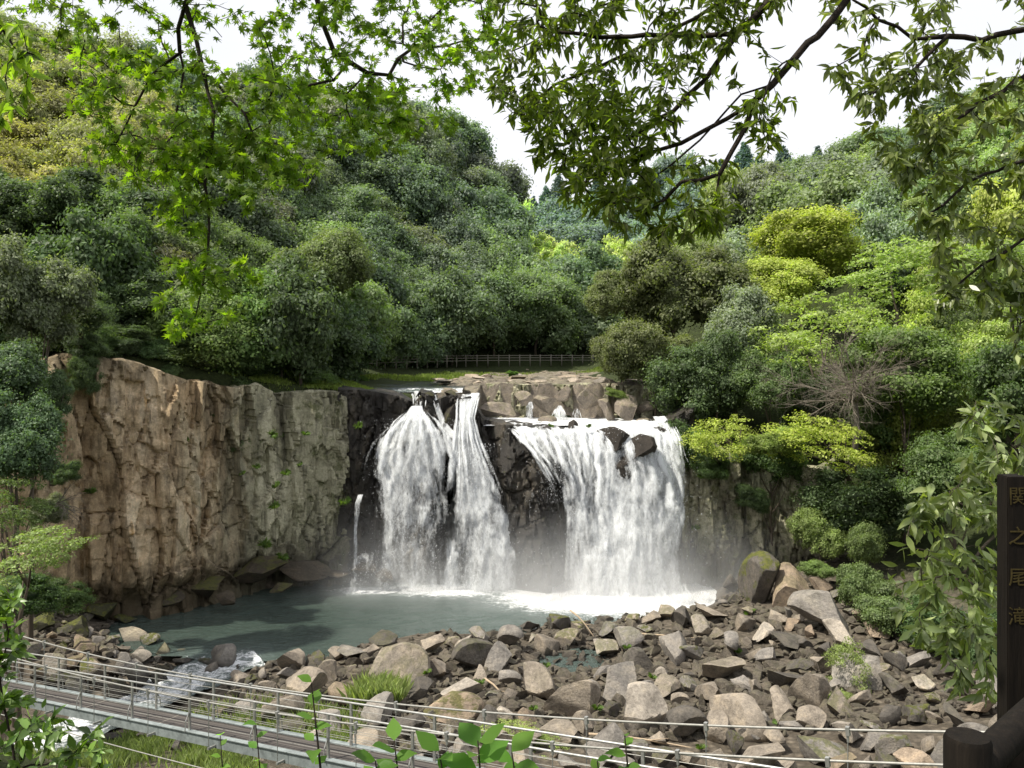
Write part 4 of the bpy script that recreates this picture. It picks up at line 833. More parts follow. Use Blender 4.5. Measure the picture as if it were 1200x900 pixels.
# slopes: try spots on the upper ground, front to back, keep the crowns that show
cand = []
for i in range(9000):
    d = 78+270*random.random()**1.4; px = random.uniform(-70, 1270); x = (px-600)/F*d; cand.append((d, x, px))
cand.sort(); D_ = np.array([c[0] for c in cand]); X_ = np.array([c[1] for c in cand]); Zg = ground(X_, D_)
kept = []; nt_ = 0
for (d, x, px), gz in zip(cand, Zg):
    if nt_ >= 290: break
    if d < np.interp(x, rx, ry)+2.5: continue
    river = np.interp(d, [80, 90, 100, 112, 122, 135, 160, 185], [-17, -16, -16.5, -13.5, -5, 9, 14, 12]), np.interp(d, [80, 90, 100, 122, 135, 160, 185], [16, 17.5, 18, 18.5, 20, 20, 14])
    if d < 150 and river[0]-1.5 < x < river[1]: continue
    R = random.uniform(3.4, 5.4)*(1+max(0, d-105)/170); h = R*random.uniform(.6, 1.15)
    if d < 100: R *= .85
    ppx, ppy = PX(x, d, gz+h); rp_ = R/d*F
    if ppy < 40 or ppy > 560 or (ppy+rp_ < 60): continue
    dk = disk(ppx, ppy, rp_); a = dk.sum()
    if a == 0 or (dk & ~MASK).sum() < .2*a: continue
    if any((x-q[0])**2+(d-q[1])**2+(gz-q[3])**2 < (.8*(R+q[2])*.6)**2 for q in kept): continue
    MASK |= disk(ppx, ppy, rp_*.82); kept.append((x, d, R, gz)); nt_ += 1; name = 'broadleaf_tree'; cat = 'tree'
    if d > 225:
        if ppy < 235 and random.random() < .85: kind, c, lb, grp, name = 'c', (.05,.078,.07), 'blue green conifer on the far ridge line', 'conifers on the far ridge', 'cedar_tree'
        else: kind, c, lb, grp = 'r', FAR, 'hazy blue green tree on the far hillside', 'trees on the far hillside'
    elif 595 < ppx < 735 and d > 135 and ppy < 400:
        if ppy < 335: kind, c, lb, grp, name = 'p', BAM, 'pale yellow green plumed bamboo clump in the valley gap', 'bamboo clumps in the valley gap', 'bamboo_clump'
        else: kind, c, lb, grp = 'r', (.085,.115,.05), 'soft green round tree at the bottom of the valley gap', 'trees in the valley gap'
    elif ppx < 640:
        q = random.random(); hi_ = ppy < 200
        if ppx < 170 and ppy < 235: kind, c, lb = 'l', (.15,.145,.05), 'yellowish tree high on the left hill'
        elif q < .42: kind, c, lb = 'r', DKG, 'dark evergreen tree'
        elif q < .62: kind, c, lb = 'r', MDG, 'mid green rounded tree'
        elif q < .80: kind, c, lb = 'f', (.095,.112,.064), 'grey green fine leaved tree'
        elif q < .92: kind, c, lb = 'l', (.075,.105,.035), 'fresh green spreading tree'
        else: kind, c, lb = 'r', (.085,.08,.045), 'brownish green rounded tree'
        if 'high on' not in lb: lb += ' near the top of the left hill' if ppy < 190 else ' low on the left hill by the river' if ppy > 330 else ' halfway up the left hill'
        grp = 'trees on the left hill'
    else:
        q = random.random()
        if q < .28: kind, c, lb = 'l', YEL, 'yellow green spreading tree'
        elif q < .55: kind, c, lb = 'f', (.15,.185,.062), 'light green fine leaved tree'
        elif q < .75: kind, c, lb = 'r', MDG, 'mid green rounded tree'
        elif q < .87: kind, c, lb = 'r', SIL, 'silvery green tree'
        else: kind, c, lb = 'r', DKG, 'dark evergreen tree'
        lb += ' near the top of the right hill' if ppy < 250 else ' low on the right bank' if ppy > 430 else ' halfway up the right hill'; grp = 'trees on the right hill'
    if kind == 'c': rp_ *= 1.6
    tree(ppx, ppy+(rp_*.2 if kind == 'c' else 0), d, rp_*(1.12 if kind in 'cp' else 1.36), random.choice(KD[kind]), tuple(v*(1.35 if kind == 'p' else 1)+(h_-v)*(.12 if kind == 'p' else min(.5, max(0, (d-75)/230))) for v, h_ in zip(jit(c, .25), (.125, .16, .155))), lb, 'bamboo' if name[0:3] == 'bam' else 'conifer' if kind == 'c' else 'tree', grp, name, (random.uniform(.85, 1.2), random.uniform(.85, 1.2), random.uniform(.85, 1.4)), d < 200)  # distance haze painted in: tree colours fade towards pale blue
print('TREES', nt_, 'BOULDERS', n_b)
# ridge-line conifers in view between the branches
for px, py, r in ((640,232,17), (655,222,20), (625,240,14), (872,190,24), (890,198,20), (918,192,22), (940,198,18), (958,190,20), (985,190,18), (845,205,20), (800,215,22), (770,222,22), (735,225,20), (700,225,22)):
    tree(px, py+8, 300 if px > 760 else 330, r*1.3, random.choice(CEDARS), jit((.045,.072,.068), .1), 'pointed dark blue conifer on the skyline above the valley', 'conifer', 'conifers on the skyline', 'cedar_tree', trunk=False)  # haze put into the bluish conifer colour
# bushes
SHR = [(992,788,52,50,'s',(.125,.15,.06),'tall pale green shrub standing between the boulders',(.65,.65,1.1)), (985,825,50.5,26,'f',(.14,.16,.07),'lower half of pale shrub cluster by the boulders',(1,1,.9)), (1036,855,47,24,'r',(.075,.13,.05),'small fresh green bush by the bridge cables',(1.2,1,.8)),
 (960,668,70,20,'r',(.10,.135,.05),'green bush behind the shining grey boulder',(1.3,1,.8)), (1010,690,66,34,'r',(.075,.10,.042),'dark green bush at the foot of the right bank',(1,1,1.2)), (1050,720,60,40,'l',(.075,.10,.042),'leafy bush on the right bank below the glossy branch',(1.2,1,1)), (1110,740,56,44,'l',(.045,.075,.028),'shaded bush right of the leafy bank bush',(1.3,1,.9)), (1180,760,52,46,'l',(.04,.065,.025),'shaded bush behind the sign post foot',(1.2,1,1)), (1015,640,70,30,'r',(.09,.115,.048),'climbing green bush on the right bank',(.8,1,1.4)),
 (598,862,46,36,'s',(.17,.20,.07),'pale green leafy shrub behind the bridge handrail',(1.2,1,.7)), (640,878,45,24,'s',(.15,.19,.06),'small pale shrub right of the larger pale one',(1.2,1,.8)),
 (425,445,97,7,'r',(.07,.12,.03),'little green bush on the grassy cliff top',(1.6,1,.7)), (602,440,108,7,'r',(.07,.12,.03),'round green bush on the flat river rocks',(1.8,1,.8)), (722,462,88,12,'l',(.09,.12,.035),'small bush growing on the upright block above the falls',(1.3,1,.6)),
 (75,700,56,30,'l',(.05,.075,.028),'green bush at the left cliff foot',(1.2,1,.8)), (30,700,50,40,'l',(.04,.065,.025),'dark bush at the left end of the bridge',(1.2,1,.9)), (100,405,68,26,'l',DKG,'dark bush hanging over the left cliff top',(1.2,1,.9)), (150,392,73,20,'l',(.045,.065,.028),'low bush on the cliff rim, left one',(1.6,1,.7)), (225,400,76,22,'l',(.04,.06,.026),'low bush on the cliff rim, middle one',(1.6,1,.7)), (290,425,79,22,'l',(.045,.07,.026),'low bush on the cliff rim, right one',(1.5,1,.8)),
 (100,440,67,22,'l',DKG,'dark creeper bush at the cliff left edge',(.8,1,1.5)), (60,600,58,26,'f',(.10,.11,.07),'greyish twiggy bush at the cliff left foot',(1,1,1)), (80,555,62,18,'l',(.05,.075,.03),'small bush clinging to the cliff left edge',(1,1,1)),
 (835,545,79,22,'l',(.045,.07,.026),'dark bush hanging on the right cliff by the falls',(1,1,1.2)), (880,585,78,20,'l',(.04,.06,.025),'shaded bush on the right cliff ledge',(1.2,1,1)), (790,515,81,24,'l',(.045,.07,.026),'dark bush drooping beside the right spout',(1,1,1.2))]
for px, py, d, r, k, c, lb, sq in SHR: tree(px, py, d, r, random.choice(KD[k]), c, lb, 'bush', None, 'bush', sq, False)
kr = 0
for i in range(64):
    u = random.random(); x = -41+25*u; y = np.interp(x, rx, ry)+(random.uniform(.3, 1.5) if i % 2 else random.uniform(1, 7.5)); r = random.uniform(1.0, 2.3); gz = g1(x, y); px, py = PX(x, y, gz+r*.35)
    if px < -30 or (px > 300 and random.random() < .7): continue
    k = random.choice('lrfs'); tree(px, py, y, r/y*F, random.choice(KD[k]), jit((.055, .078, .034), .3), 'low dark bush crowding the rim of the left cliff' if px > 110 else 'low dark bush on the slope left of the cliff top', 'bush', 'bushes on the left cliff rim' if px > 110 else 'bushes on the slope left of the cliff', 'bush', (1.2, 1.2, .8), False)
# little plants in the cliff cracks
def tuft_mesh(seed, n=60):
    rng = np.random.default_rng(seed); V = []
    for k in range(n):
        a = rng.uniform(0, 6.28); l_ = rng.uniform(.5, 1); o = np.array([math.cos(a), math.sin(a), 0]); s = np.array([-o[1], o[0], 0])*.07; z = rng.uniform(.3, 1)
        V += [o*.05-s, o*.05+s, o*l_*.6+s*.8+[0, 0, z*.6], o*l_+[0, 0, z*.5]]
    me = fastmesh('tuft', np.array(V), np.arange(len(V)).reshape(-1, 4)); vattr(me, 'tint', np.repeat(rng.uniform(.3, .8, n), 4)); vattr(me, 'hue', np.repeat(rng.uniform(0, 1, n), 4)); me.materials.append(M_LEAF); return me
TUFTS = [tuft_mesh(i) for i in range(3)]
for i, (px, py, r) in enumerate(((218,518,7), (318,510,9), (335,556,8), (325,570,8), (322,595,10), (300,548,7), (285,556,6), (358,510,7), (106,578,10), (80,558,8), (352,545,5), (310,640,12), (330,655,10), (420,500,8), (405,590,10), (645,500,5), (180,460,5), (690,500,5), (625,832,8), (440,812,5), (820,560,7), (815,620,7), (562,802,9), (700,832,9), (764,795,8), (862,765,9), (930,800,11), (640,782,8), (902,850,11), (822,878,9), (880,720,10), (500,790,9), (1015,770,12), (1090,820,12), (1000,842,11), (350,800,10), (735,760,7))):
    u = (px-80)/360; d = np.interp(px, [40, 130, 280, 440, 500, 1200], [66, 71.5, 75, 80, 79.8, 79.8]) if py < 700 else 21*F/(py-HY)
    o = bpy.data.objects.new('fern', random.choice(TUFTS)); COL.objects.link(o); p = W(px, py, d-1.2); o.location = p; s = r/F*d*.9; o.scale = (s, s, s*1.2); o.rotation_euler = (random.uniform(.3, .9) if py < 700 else 0, random.uniform(-.4, .4), random.uniform(-.6, .6)); o.color = (.055, .085, .022, 1)
    tag(o, 'small green fern rooted in a rock crack' if py < 700 else 'small green fern between the riverbed boulders', 'fern', 'ferns in the rocks')
# grass
def grass(name, label, poly, n, hgt, seed, col, wid=.05):
    rng = np.random.default_rng(seed); P = []
    x0, x1 = min(p[0] for p in poly), max(p[0] for p in poly); y0, y1 = min(p[1] for p in poly), max(p[1] for p in poly)
    while len(P) < n:
        x, y = rng.uniform(x0, x1), rng.uniform(y0, y1)
        if in_poly(x, y, poly) and vn(np.array([[x*.5, y*.5, 0]]), seed)[0]+rng.normal(0, .3) > -.25: P.append((x, y))
    P = np.array(P); z = ground(P[:, 0], P[:, 1]); B = np.column_stack([P, z]); a = rng.uniform(0, 6.28, n); h = hgt*rng.uniform(.5, 1.2, n); ln = rng.uniform(.1, .6, n)*h
    o = np.stack([np.cos(a), np.sin(a), 0*a], 1); s = np.stack([-np.sin(a), np.cos(a), 0*a], 1)*(wid*rng.uniform(.6, 1.4, n))[:, None]; up = np.array([0, 0, 1.])
    q = np.stack([B-s, B+s, B+o*(ln*.4)[:, None]+up*(h*.65)[:, None]+s*.8, B+o*ln[:, None]+up*h[:, None]], 1)
    me = fastmesh(name, q.reshape(-1, 3), np.arange(4*n).reshape(-1, 4)); vattr(me, 'tint', np.repeat(np.clip(.5+rng.normal(0, .16, n), .1, 1), 4)); vattr(me, 'hue', np.repeat(rng.uniform(0, 1, n), 4))
    o = link(name, me, M_LEAF); o.color = (*col, 1); return tag(o, label, 'grass', kind='stuff')
grass('grass', 'lush green grass growing below the footbridge', [(-26,44),(-8,42),(-8,49),(-16,54),(-21,53.5),(-25,49)], 16000, .75, 1, (.115,.14,.058), .018)
grass('grass', 'bright grass strip along the top of the grey cliff', [(-25.5,77.5),(-16.5,83),(-12.5,85),(-18,93),(-24,90)], 12000, .3, 2, (.10,.13,.03), .03)
grass('grass', 'grass verge in front of the far fence', [(-19,97),(-8,112.5),(13,124.5),(14,120),(2,112),(-9,100)], 9000, .35, 3, (.10,.13,.03), .04)
grass('grass', 'tuft of tall bright grass beside the rounded brown boulder', [(-9.2,50.5),(-6.4,50.5),(-6.2,53.5),(-9,53.5)], 1800, 1.5, 4, (.13,.155,.065), .02)

# ------------------------------------------------------------------ fence beyond the falls
fr = empty('wooden_fence', (-24, 92, g1(-24, 92)), 'low brown wooden post and rail fence along the river path', 'fence')
fpts = [(-22.5,93), (-20.5,100), (-15.6,109), (-6.2,119), (4,126), (13.5,131.5)]; FP = []
for (a, b), (c, d) in zip(fpts, fpts[1:]):
    n = int(math.hypot(c-a, d-b)/1.7)
    for i in range(n): FP.append((a+(c-a)*i/n, b+(d-b)*i/n))
ZF = [18.75+.2*math.sin(i*.1) for i in range(len(FP))]; base = fr.location
pm = MB(); pm.tube([(0, 0, -.4), (0, 0, 1.25)], .08, 6); pme = pm.mesh('post', True); pme.materials.append(M_OLDWOOD)
for (x, y), z in zip(FP, ZF):
    o = bpy.data.objects.new('post', pme); COL.objects.link(o); o.parent = fr; o.location = Vector((x, y, z))-base
for h in (.45, .8, 1.12):
    m = MB(); m.tube([Vector((x, y, z+h))-base for (x, y), z in zip(FP, ZF)], .05, 5); m.build('rail', M_OLDWOOD, fr)

# ------------------------------------------------------------------ suspension footbridge
BD = Vector((8.88, -5.9, 0)).normalized(); BN = Vector((-BD.y, BD.x, 0)); LEN = 10.73; HW = .40; B3 = Vector((8.88, -5.9, 1.21)).normalized()
def bp(t, off=0., h=0.): return Vector((-14.1+8.88*t, 29-5.9*t, 9.97+1.21*t+h))+BN*(off+.42)
def cab(t): return 1.1+.36*(t-.68)**2
T0, T1 = -1.1, 3.0; br = empty('footbridge', bp(.85), 'steel suspension footbridge with grey plank deck crossing the stream', 'footbridge'); B0 = br.location.copy()
ts = np.linspace(T0, T1, 60)
V = [bp(t, o)-B0 for t in ts for o in (-HW, HW)]; dm = pymesh('deck', [v+Vector((0, 0, z)) for z in (0, -.1) for v in V], [[2*i, 2*i+1, 2*i+3, 2*i+2] for i in range(59)]+[[120+2*i, 122+2*i, 123+2*i, 121+2*i] for i in range(59)])
uv = dm.uv_layers.new(name='UVMap')
for lp in dm.loops:
    i = lp.vertex_index % 120; uv.data[lp.index].uv = (ts[i//2]*LEN, (i % 2)*.96)
link('deck', dm, M_DECK, br)
RB = Matrix((B3, BN, B3.cross(BN))).transposed()
for s in (-1, 1):
    m = MB(); n = 60
    for t_a, t_b in zip(ts, ts[1:]):
        a, b = bp(t_a, s*(HW+.07))-B0, bp(t_b, s*(HW+.07))-B0; c = (a+b)/2; ln = (b-a).length+.01; m.box(c+Vector((0, 0, -.12)), (ln, .09, .3), RB); m.box(c+Vector((0, 0, .045)), (ln, .17, .02), RB)
    m.build('edge_beam', M_BEAM, br)
    m = MB(); m.tube([bp(t, s*(HW+.02), 1.18)-B0 for t in ts], .030, 8); m.build('handrail', M_STEEL, br, True)
    m = MB(); m.tube([bp(t, s*(HW+.02), 1.0)-B0 for t in ts], .008, 6); m.build('wire', M_CABLE, br)
    for h in (.25, .44, .62, .8):
        m = MB(); m.tube([bp(t, s*(HW+.02), h)-B0 for t in ts], .007, 5); m.build('wire', M_CABLE, br)
    tc_ = np.linspace(T0-.1, T1+.1, 80); m = MB(); m.tube([bp(t, s*(HW+.34), cab(t))-B0 for t in tc_], .024, 7); m.build('main_cable', M_CABLE, br, True)
    m = MB(); m.tube([bp(t, s*(HW+.55), -.55-.12*math.sin(t*2))-B0 for t in tc_], .018, 6); m.build('wind_cable', M_CABLE, br, True)
pm = MB(); pm.box((0, 0, .585), (.07, .05, 1.17)); pm.tube([(0, -.02, .02), (0, -.16, .05), (0, -.13, .35), (0, -.03, .55)], .018, 6); pme = pm.mesh('rail_post'); pme.materials.append(M_STEEL)
k = 0
for i in range(-4, 12):
    t = i*.264
    for s in (-1, 1):
        o = bpy.data.objects.new('rail_post', pme); COL.objects.link(o); o.parent = br; o.location = bp(t, s*(HW+.02))-B0; o.rotation_euler = (0, 0, math.atan2(BD.y, BD.x)+(0 if s < 0 else math.pi))
        t2 = t+.12; h = cab(t2); m = MB(); m.tube([bp(t2, s*(HW+.34), -.2)-B0, bp(t2, s*(HW+.34), h-.12)-B0], .011, 5)
        m.box(bp(t2, s*(HW+.34), h-.02)-B0, (.07, .09, .16), RB); m.box(bp(t2, s*(HW+.34), h-.16)-B0, (.035, .05, .13), RB); m.box(bp(t2, s*(HW+.22), -.2)-B0, (.06, .3, .06), RB); m.build('hanger', M_STEEL, br)

# ------------------------------------------------------------------ driftwood
M_DRIFT = m_simple('driftwood', (.42, .33, .23), .85, .2)
for (x0, y0, x1, y1, d, lb) in ((668,715,700,752,66,'bleached driftwood pole leaning on mossy boulders by the pool'), (690,744,737,742,66,'pale straight driftwood stick at the pool edge'), (745,742,860,758,63,'long thin driftwood branch lying across the shore boulders'), (826,750,890,770,63,'forked driftwood branch on boulders near the pool'), (735,815,728,862,50,'pale driftwood stick standing before the whitish boulder'), (938,782,946,800,55,'short pale driftwood stump between grey boulders'), (690,860,830,880,46,'long driftwood branch behind the lower bridge cable'), (568,735+60,600,830,54,'thin pale stick beside the brown boulder')):
    a = W(x0, y0, d); b = W(x1, y1, d-1.2); m = MB(); md = (a+b)/2+Vector((.1, -.1, .15)); m.tube([a, (a+md)/2+Vector((.05, 0, .04)), md, (md+b)/2, b], [.07, .065, .055, .045, .02], 6)
    m.tube([md, md+(b-a)*.12+Vector((.2, -.2, .3))], [.035, .012], 5); tag(m.build('driftwood', M_DRIFT, None, True), lb, 'driftwood')

# ------------------------------------------------------------------ bare branched tree on the right slope
def branching(m, p, dr, ln, r, lv, rng, grav=-.02, spread=.55):
    pts = [p]; rs = [r]; d = dr.copy(); n = 5
    for i in range(n):
        d = (d+Vector((rng.gauss(0, .13), rng.gauss(0, .13), rng.gauss(0, .1)+grav))).normalized(); pts.append(pts[-1]+d*ln/n); rs.append(r*(1-.7*(i+1)/n))
    m.tube(pts, rs, 5 if lv < 2 else 3, False)
    if lv < 3:
        for k in range(6 if lv else 7):
            i = rng.randint(1, n); q = (d+Vector((rng.gauss(0, spread), rng.gauss(0, spread), rng.gauss(0, spread)))).normalized(); branching(m, pts[i], q, ln*rng.uniform(.4, .65), rs[i]*.7, lv+1, rng, grav, spread)
bt = empty('bare_tree', W(1000, 470, 75), 'tree with pale bare twisted branches on the right slope', 'tree'); rng = random.Random(3)
m = MB(); m.tube([Vector((0, 0, -6)), Vector((.3, 0, -2)), Vector((.2, 0, 0))], [.3, .24, .2], 8); m.build('trunk', M_GREYBARK, bt, True)
m = MB()
for k in range(10): branching(m, Vector((.2, 0, -.2)), Vector((-1.0+.13*k, -.5, .75+rng.uniform(-.5, .3))).normalized(), rng.uniform(4.5, 6.5), .10, 0, rng, -.015)
m.build('branches', M_GREYBARK, bt)
dt = empty('bare_bush', W(66, 590, 57), 'grey leafless twigs sticking out left of the cliff foot', 'bush'); m = MB()
for k in range(6): branching(m, Vector((0, 0, 0)), Vector((.6+.1*k, -.2, .5-.2*k)).normalized(), 2.2, .04, 1, rng, -.03)
m.build('branches', M_GREYBARK, dt)

# ------------------------------------------------------------------ overhanging branches close to the camera
def maple_leaf(rng):
    """one palmate leaf: 7 pointed lobes, in the xy plane, stalk at the origin, pointing +y"""
    pts = [(0, 0)]; L7 = [(-125, .35), (-78, .62), (-38, .88), (0, 1.0), (38, .88), (78, .62), (125, .35)]
    out = []
    for i, (a, l_) in enumerate(L7):
        t = math.radians(a); out.append((math.sin(t)*l_, math.cos(t)*l_+.25))
        if i < 6:
            b = math.radians((a+L7[i+1][0])/2); q = .34*(l_+L7[i+1][1])/2+.06; out.append((math.sin(b)*q, math.cos(b)*q+.25))
    return [(0, .02)]+out
def ml_arrays():
    P = maple_leaf(None); V = np.array([(x, y, -.18*abs(x)-.12*(y-.4)**2) for x, y in P])*.62; T = []; V = np.vstack([[[0, .16, .02]], V]); n = len(V)
    for i in range(1, n): T.append((0, 1+(i-1), 1+i % (n-1)))
    return V, np.array(T)
def lance_arrays(wd=.30):
    V = np.array([(0,0,0), (-wd*.7,.25,.03), (-wd,.5,.03), (-wd*.62,.78,.0), (0,1.08,-.1), (wd*.62,.78,0), (wd,.5,.03), (wd*.7,.25,.03), (0,.3,-.03), (0,.55,-.04), (0,.8,-.05)])
    V[:, 2] -= .12*(V[:, 1])**2
    T = [(0,8,1), (1,8,2), (2,8,9), (2,9,3), (3,9,10), (3,10,4), (4,10,5), (5,10,9), (5,9,6), (6,9,8), (6,8,7), (7,8,0)]
    return V, np.array(T)
def place_leaves(P, ax, nr, size, arr, rng, tint):
    V0, T0 = arr; n = len(P); ax = ax/np.linalg.norm(ax, axis=1)[:, None]; nr = nr-(nr*ax).sum(1)[:, None]*ax; nr /= np.linalg.norm(nr, axis=1)[:, None]+1e-9; sd = np.cross(ax, nr)
    bend = rng.normal(1, .6, n)
    v = V0[None]*size[:, None, None]; W_ = P[:, None]+v[..., 0:1]*sd[:, None]+v[..., 1:2]*ax[:, None]+v[..., 2:3]*nr[:, None]*bend[:, None, None]
    T = (T0[None]+(np.arange(n)*len(V0))[:, None, None]).reshape(-1, 3)
    return W_.reshape(-1, 3), T, np.repeat(np.clip(tint*(1+.45*fbm(P*3.1, 3, 41)), .08, 1), len(V0)), np.repeat(np.clip(rng.normal(.5, .3, n), 0, 1), len(V0))
def grow(guides, attract, rng, step=.09, tip=.0016, sag=.0, expo=2.3, jitter=.15):
    """branch network: guide limbs, then every attractor joined to the nearest wood by a bent twig"""
    P = []; par = []; 
    for g in guides:
        g = [np.array(q) for q in g]; last = -1
        if P and min(np.linalg.norm(np.array(P)-g[0], axis=1)) < .5: last = int(np.argmin(np.linalg.norm(np.array(P)-g[0], axis=1)))
        for a, b in zip(g, g[1:]):
            n = max(1, int(np.linalg.norm(b-a)/step))
            for i in range(n):
                P.append(a+(b-a)*(i+(0 if last >= 0 or i else 0))/n+rng.normal(0, .006, 3)); par.append(last); last = len(P)-1
        P.append(g[-1]); par.append(last)
    ng = len(P); cap_ = ng+len(attract)*30; A = np.zeros((cap_, 3)); A[:ng] = P; N = ng; par = par+[0]*(cap_-ng); DEP = np.zeros(cap_)
    att = np.array(attract); d0 = np.array([np.linalg.norm(A[:ng]-q, axis=1).min() for q in att]); tips = []
    for i in np.argsort(d0):
        q = att[i]; dist = np.linalg.norm(A[:N]-q, axis=1)+.35*DEP[:N]; k = int(dist.argmin()); a = A[k]; L_ = np.linalg.norm(q-a); n = max(2, int(L_/step)+1)
        pk = par[k]; dirp = a-A[pk] if pk >= 0 else q-a; dirp = dirp/(np.linalg.norm(dirp)+1e-9)
        c = a+(q-a)*.45+dirp*L_*.22+np.array([0, 0, sag*L_])+rng.normal(0, jitter*.25, 3)*L_; last = k
        for s in range(1, n+1):
            u = s/n; A[N] = a*(1-u)**2+2*u*(1-u)*c+q*u*u; par[N] = last; DEP[N] = DEP[k]+L_*u*.5; last = N; N += 1
        tips.append(last)
    A = A[:N]; par = np.array(par[:N]); acc = np.zeros(N); has = np.zeros(N, bool); order = range(N-1, -1, -1)
    for i in order:
        if acc[i] == 0: acc[i] = tip**expo
        if par[i] >= 0: acc[par[i]] += acc[i]
    # guide nodes may come before their branches; the pass above is exact for child index > parent index
    return A, par, acc**(1/expo), ng
def tubes(A, par, R, rmin=0., n=6, rscale=1.):
    ch = {}
    for i, p in enumerate(par):
        if p >= 0: ch.setdefault(p, []).append(i)
    m = MB(); starts = [(i, -1) for i, p in enumerate(par) if p < 0]
    while starts:
        i, pr = starts.pop(); pts = [] if pr < 0 else [A[pr]]; rs = [] if pr < 0 else [R[i]]
        while True:
            pts.append(A[i]); rs.append(R[i]); c = ch.get(i, [])
            if not c: break
            c = sorted(c, key=lambda k: -R[k])
            for k in c[1:]: starts.append((k, i))
            i = c[0]
        if len(pts) > 1 and max(rs) >= rmin: m.tube(pts, [r*rscale for r in rs], n if max(rs) > .008 else 4, False)
    return m
def poly_pts(polys, rng):
    out = []
    for P, n, d0, d1 in polys:
        k = 0; x0, x1 = min(p[0] for p in P), max(p[0] for p in P); y0, y1 = min(p[1] for p in P), max(p[1] for p in P)
        while k < n:
            px, py = rng.uniform(x0, x1), rng.uniform(y0, y1)
            if in_poly(px, py, P): out.append(np.array(W(px, py, rng.uniform(d0, d1)))); k += 1
    return out
def G(*pts): return [np.array(W(*p)) for p in pts]
def foliage(A, par, R, rthr, per, arr, size, rng, axis_f, normal_f, tintf):
    idx = np.where(R < rthr)[0]; idx = idx[par[idx] >= 0]; rep = rng.poisson(per, len(idx)); ii = np.repeat(idx, rep); n = len(ii)
    u = rng.random(n)[:, None]; P = A[ii]*u+A[par[ii]]*(1-u); dr = A[ii]-A[par[ii]]; dr /= np.linalg.norm(dr, axis=1)[:, None]+1e-9
    ax = axis_f(dr, n); nr = normal_f(dr, n); sz = size*rng.uniform(.65, 1.2, n); P = P+rng.normal(0, .012, P.shape)
    return place_leaves(P, ax, nr, sz, arr, rng, tintf(P, n))
def leaves_obj(name, data, mat, parent, col):
    V, T, t_, h_ = data; me = fastmesh(name, V, None, T); vattr(me, 'tint', t_); vattr(me, 'hue', h_); o = link(name, me, mat, parent); o.color = (*col, 1); return o
def rel(m, org):
    m.v = [Vector(v)-org for v in m.v]; return m
# --- maple, upper left; its trunk stands left of the viewer
rng = np.random.default_rng(12)
MT = Vector((-3.4, 1.6, g1(-3.4, 1.6)))
mg = [[np.array(MT), np.array((-3.3, 1.7, 22.6)), np.array((-2.9, 2.0, 24.2)), np.array((-2.0, 2.9, 24.9)), np.array(W(330, -110, 3.8))],
      G((330,-110,3.8), (352,-40,4.0), (374,0,4.0), (380,28,4.05), (392,58,4.1), (408,74,4.1), (430,84,4.15), (455,90,4.2), (466,70,4.2), (480,58,4.25), (520,52,4.3), (572,44,4.4)),
      G((408,74,4.1), (392,96,4.0), (365,100,3.95), (345,108,3.9), (325,125,3.9)),
      G((330,-110,3.8), (270,-70,3.7), (220,5,3.6), (232,45,3.6), (238,85,3.6), (248,130,3.55), (245,190,3.5), (243,240,3.5), (246,290,3.5), (242,335,3.5), (228,375,3.45)),
      G((220,5,3.6), (210,35,3.7), (213,60,3.7), (212,105,3.7), (203,160,3.7)), G((213,60,3.7), (180,90,3.8), (160,125,3.8), (135,170,3.8)),
      G((248,95,3.6), (285,130,3.5), (305,175,3.5)), G((330,-110,3.8), (200,-90,4.2), (110,-60,4.4), (70,10,4.4), (62,90,4.3)),
      G((430,84,4.15), (405,110,4.2), (415,150,4.2)), G((520,52,4.3), (555,85,4.4), (590,110,4.5))]
ma = poly_pts([([(60,-60),(330,-60),(340,60),(300,200),(240,240),(150,210),(90,110)], 230, 3.3, 4.1), ([(90,60),(230,60),(250,200),(150,240),(75,180)], 60, 3.4, 4.2), ([(200,180),(300,170),(345,205),(320,230),(250,250),(210,290),(185,245)], 60, 3.3, 3.7),
  ([(180,300),(250,280),(308,325),(300,360),(240,395),(165,390),(190,350)], 38, 3.3, 3.6), ([(300,-60),(620,-60),(590,60),(540,150),(470,170),(420,120),(340,110)], 280, 3.7, 4.7), ([(330,90),(480,110),(470,190),(400,180),(330,170)], 55, 3.8, 4.4), ([(0,-80),(110,-80),(100,60),(60,80),(0,60)], 26, 4.2, 4.8), ([(250,100),(360,110),(375,210),(330,230),(270,180)], 55, 3.4, 4.0), ([(-200,-420),(600,-420),(640,-70),(-120,-70)], 260, 2.8, 4.6)], rng)  # last region: unseen crown above the view, thickened to shade the leaves below
A, par, R, ng = grow(mg, ma, rng, .08, .0016, .02, 2.2, .2)
mt = empty('maple_tree', MT, 'green maple with star shaped leaves drooping from the upper left', 'tree'); rel(tubes(A, par, np.minimum(R*np.where((np.arange(len(R)) < ng), np.where(R > .017, 1.35, .8), 1.), .12), 0, 6), MT).build('branches', M_TWIG, mt, True)
def mnorm(dr, n): v = rng.normal(0, .5, (n, 3)); v[:, 2] += .75; v[:, 1] -= .45; return v
def maxis(dr, n): v = dr*.6+rng.normal(0, .6, (n, 3)); v[:, 2] -= .35; return v
d_ = foliage(A, par, R, .0048, 5.2, ml_arrays(), .057, rng, maxis, mnorm, lambda P, n: np.clip(rng.normal(.5, .14, n), .1, 1)); d_ = (d_[0]-np.array(MT), *d_[1:]); leaves_obj('leaves', d_, M_MAPLE, mt, (.072, .105, .012))
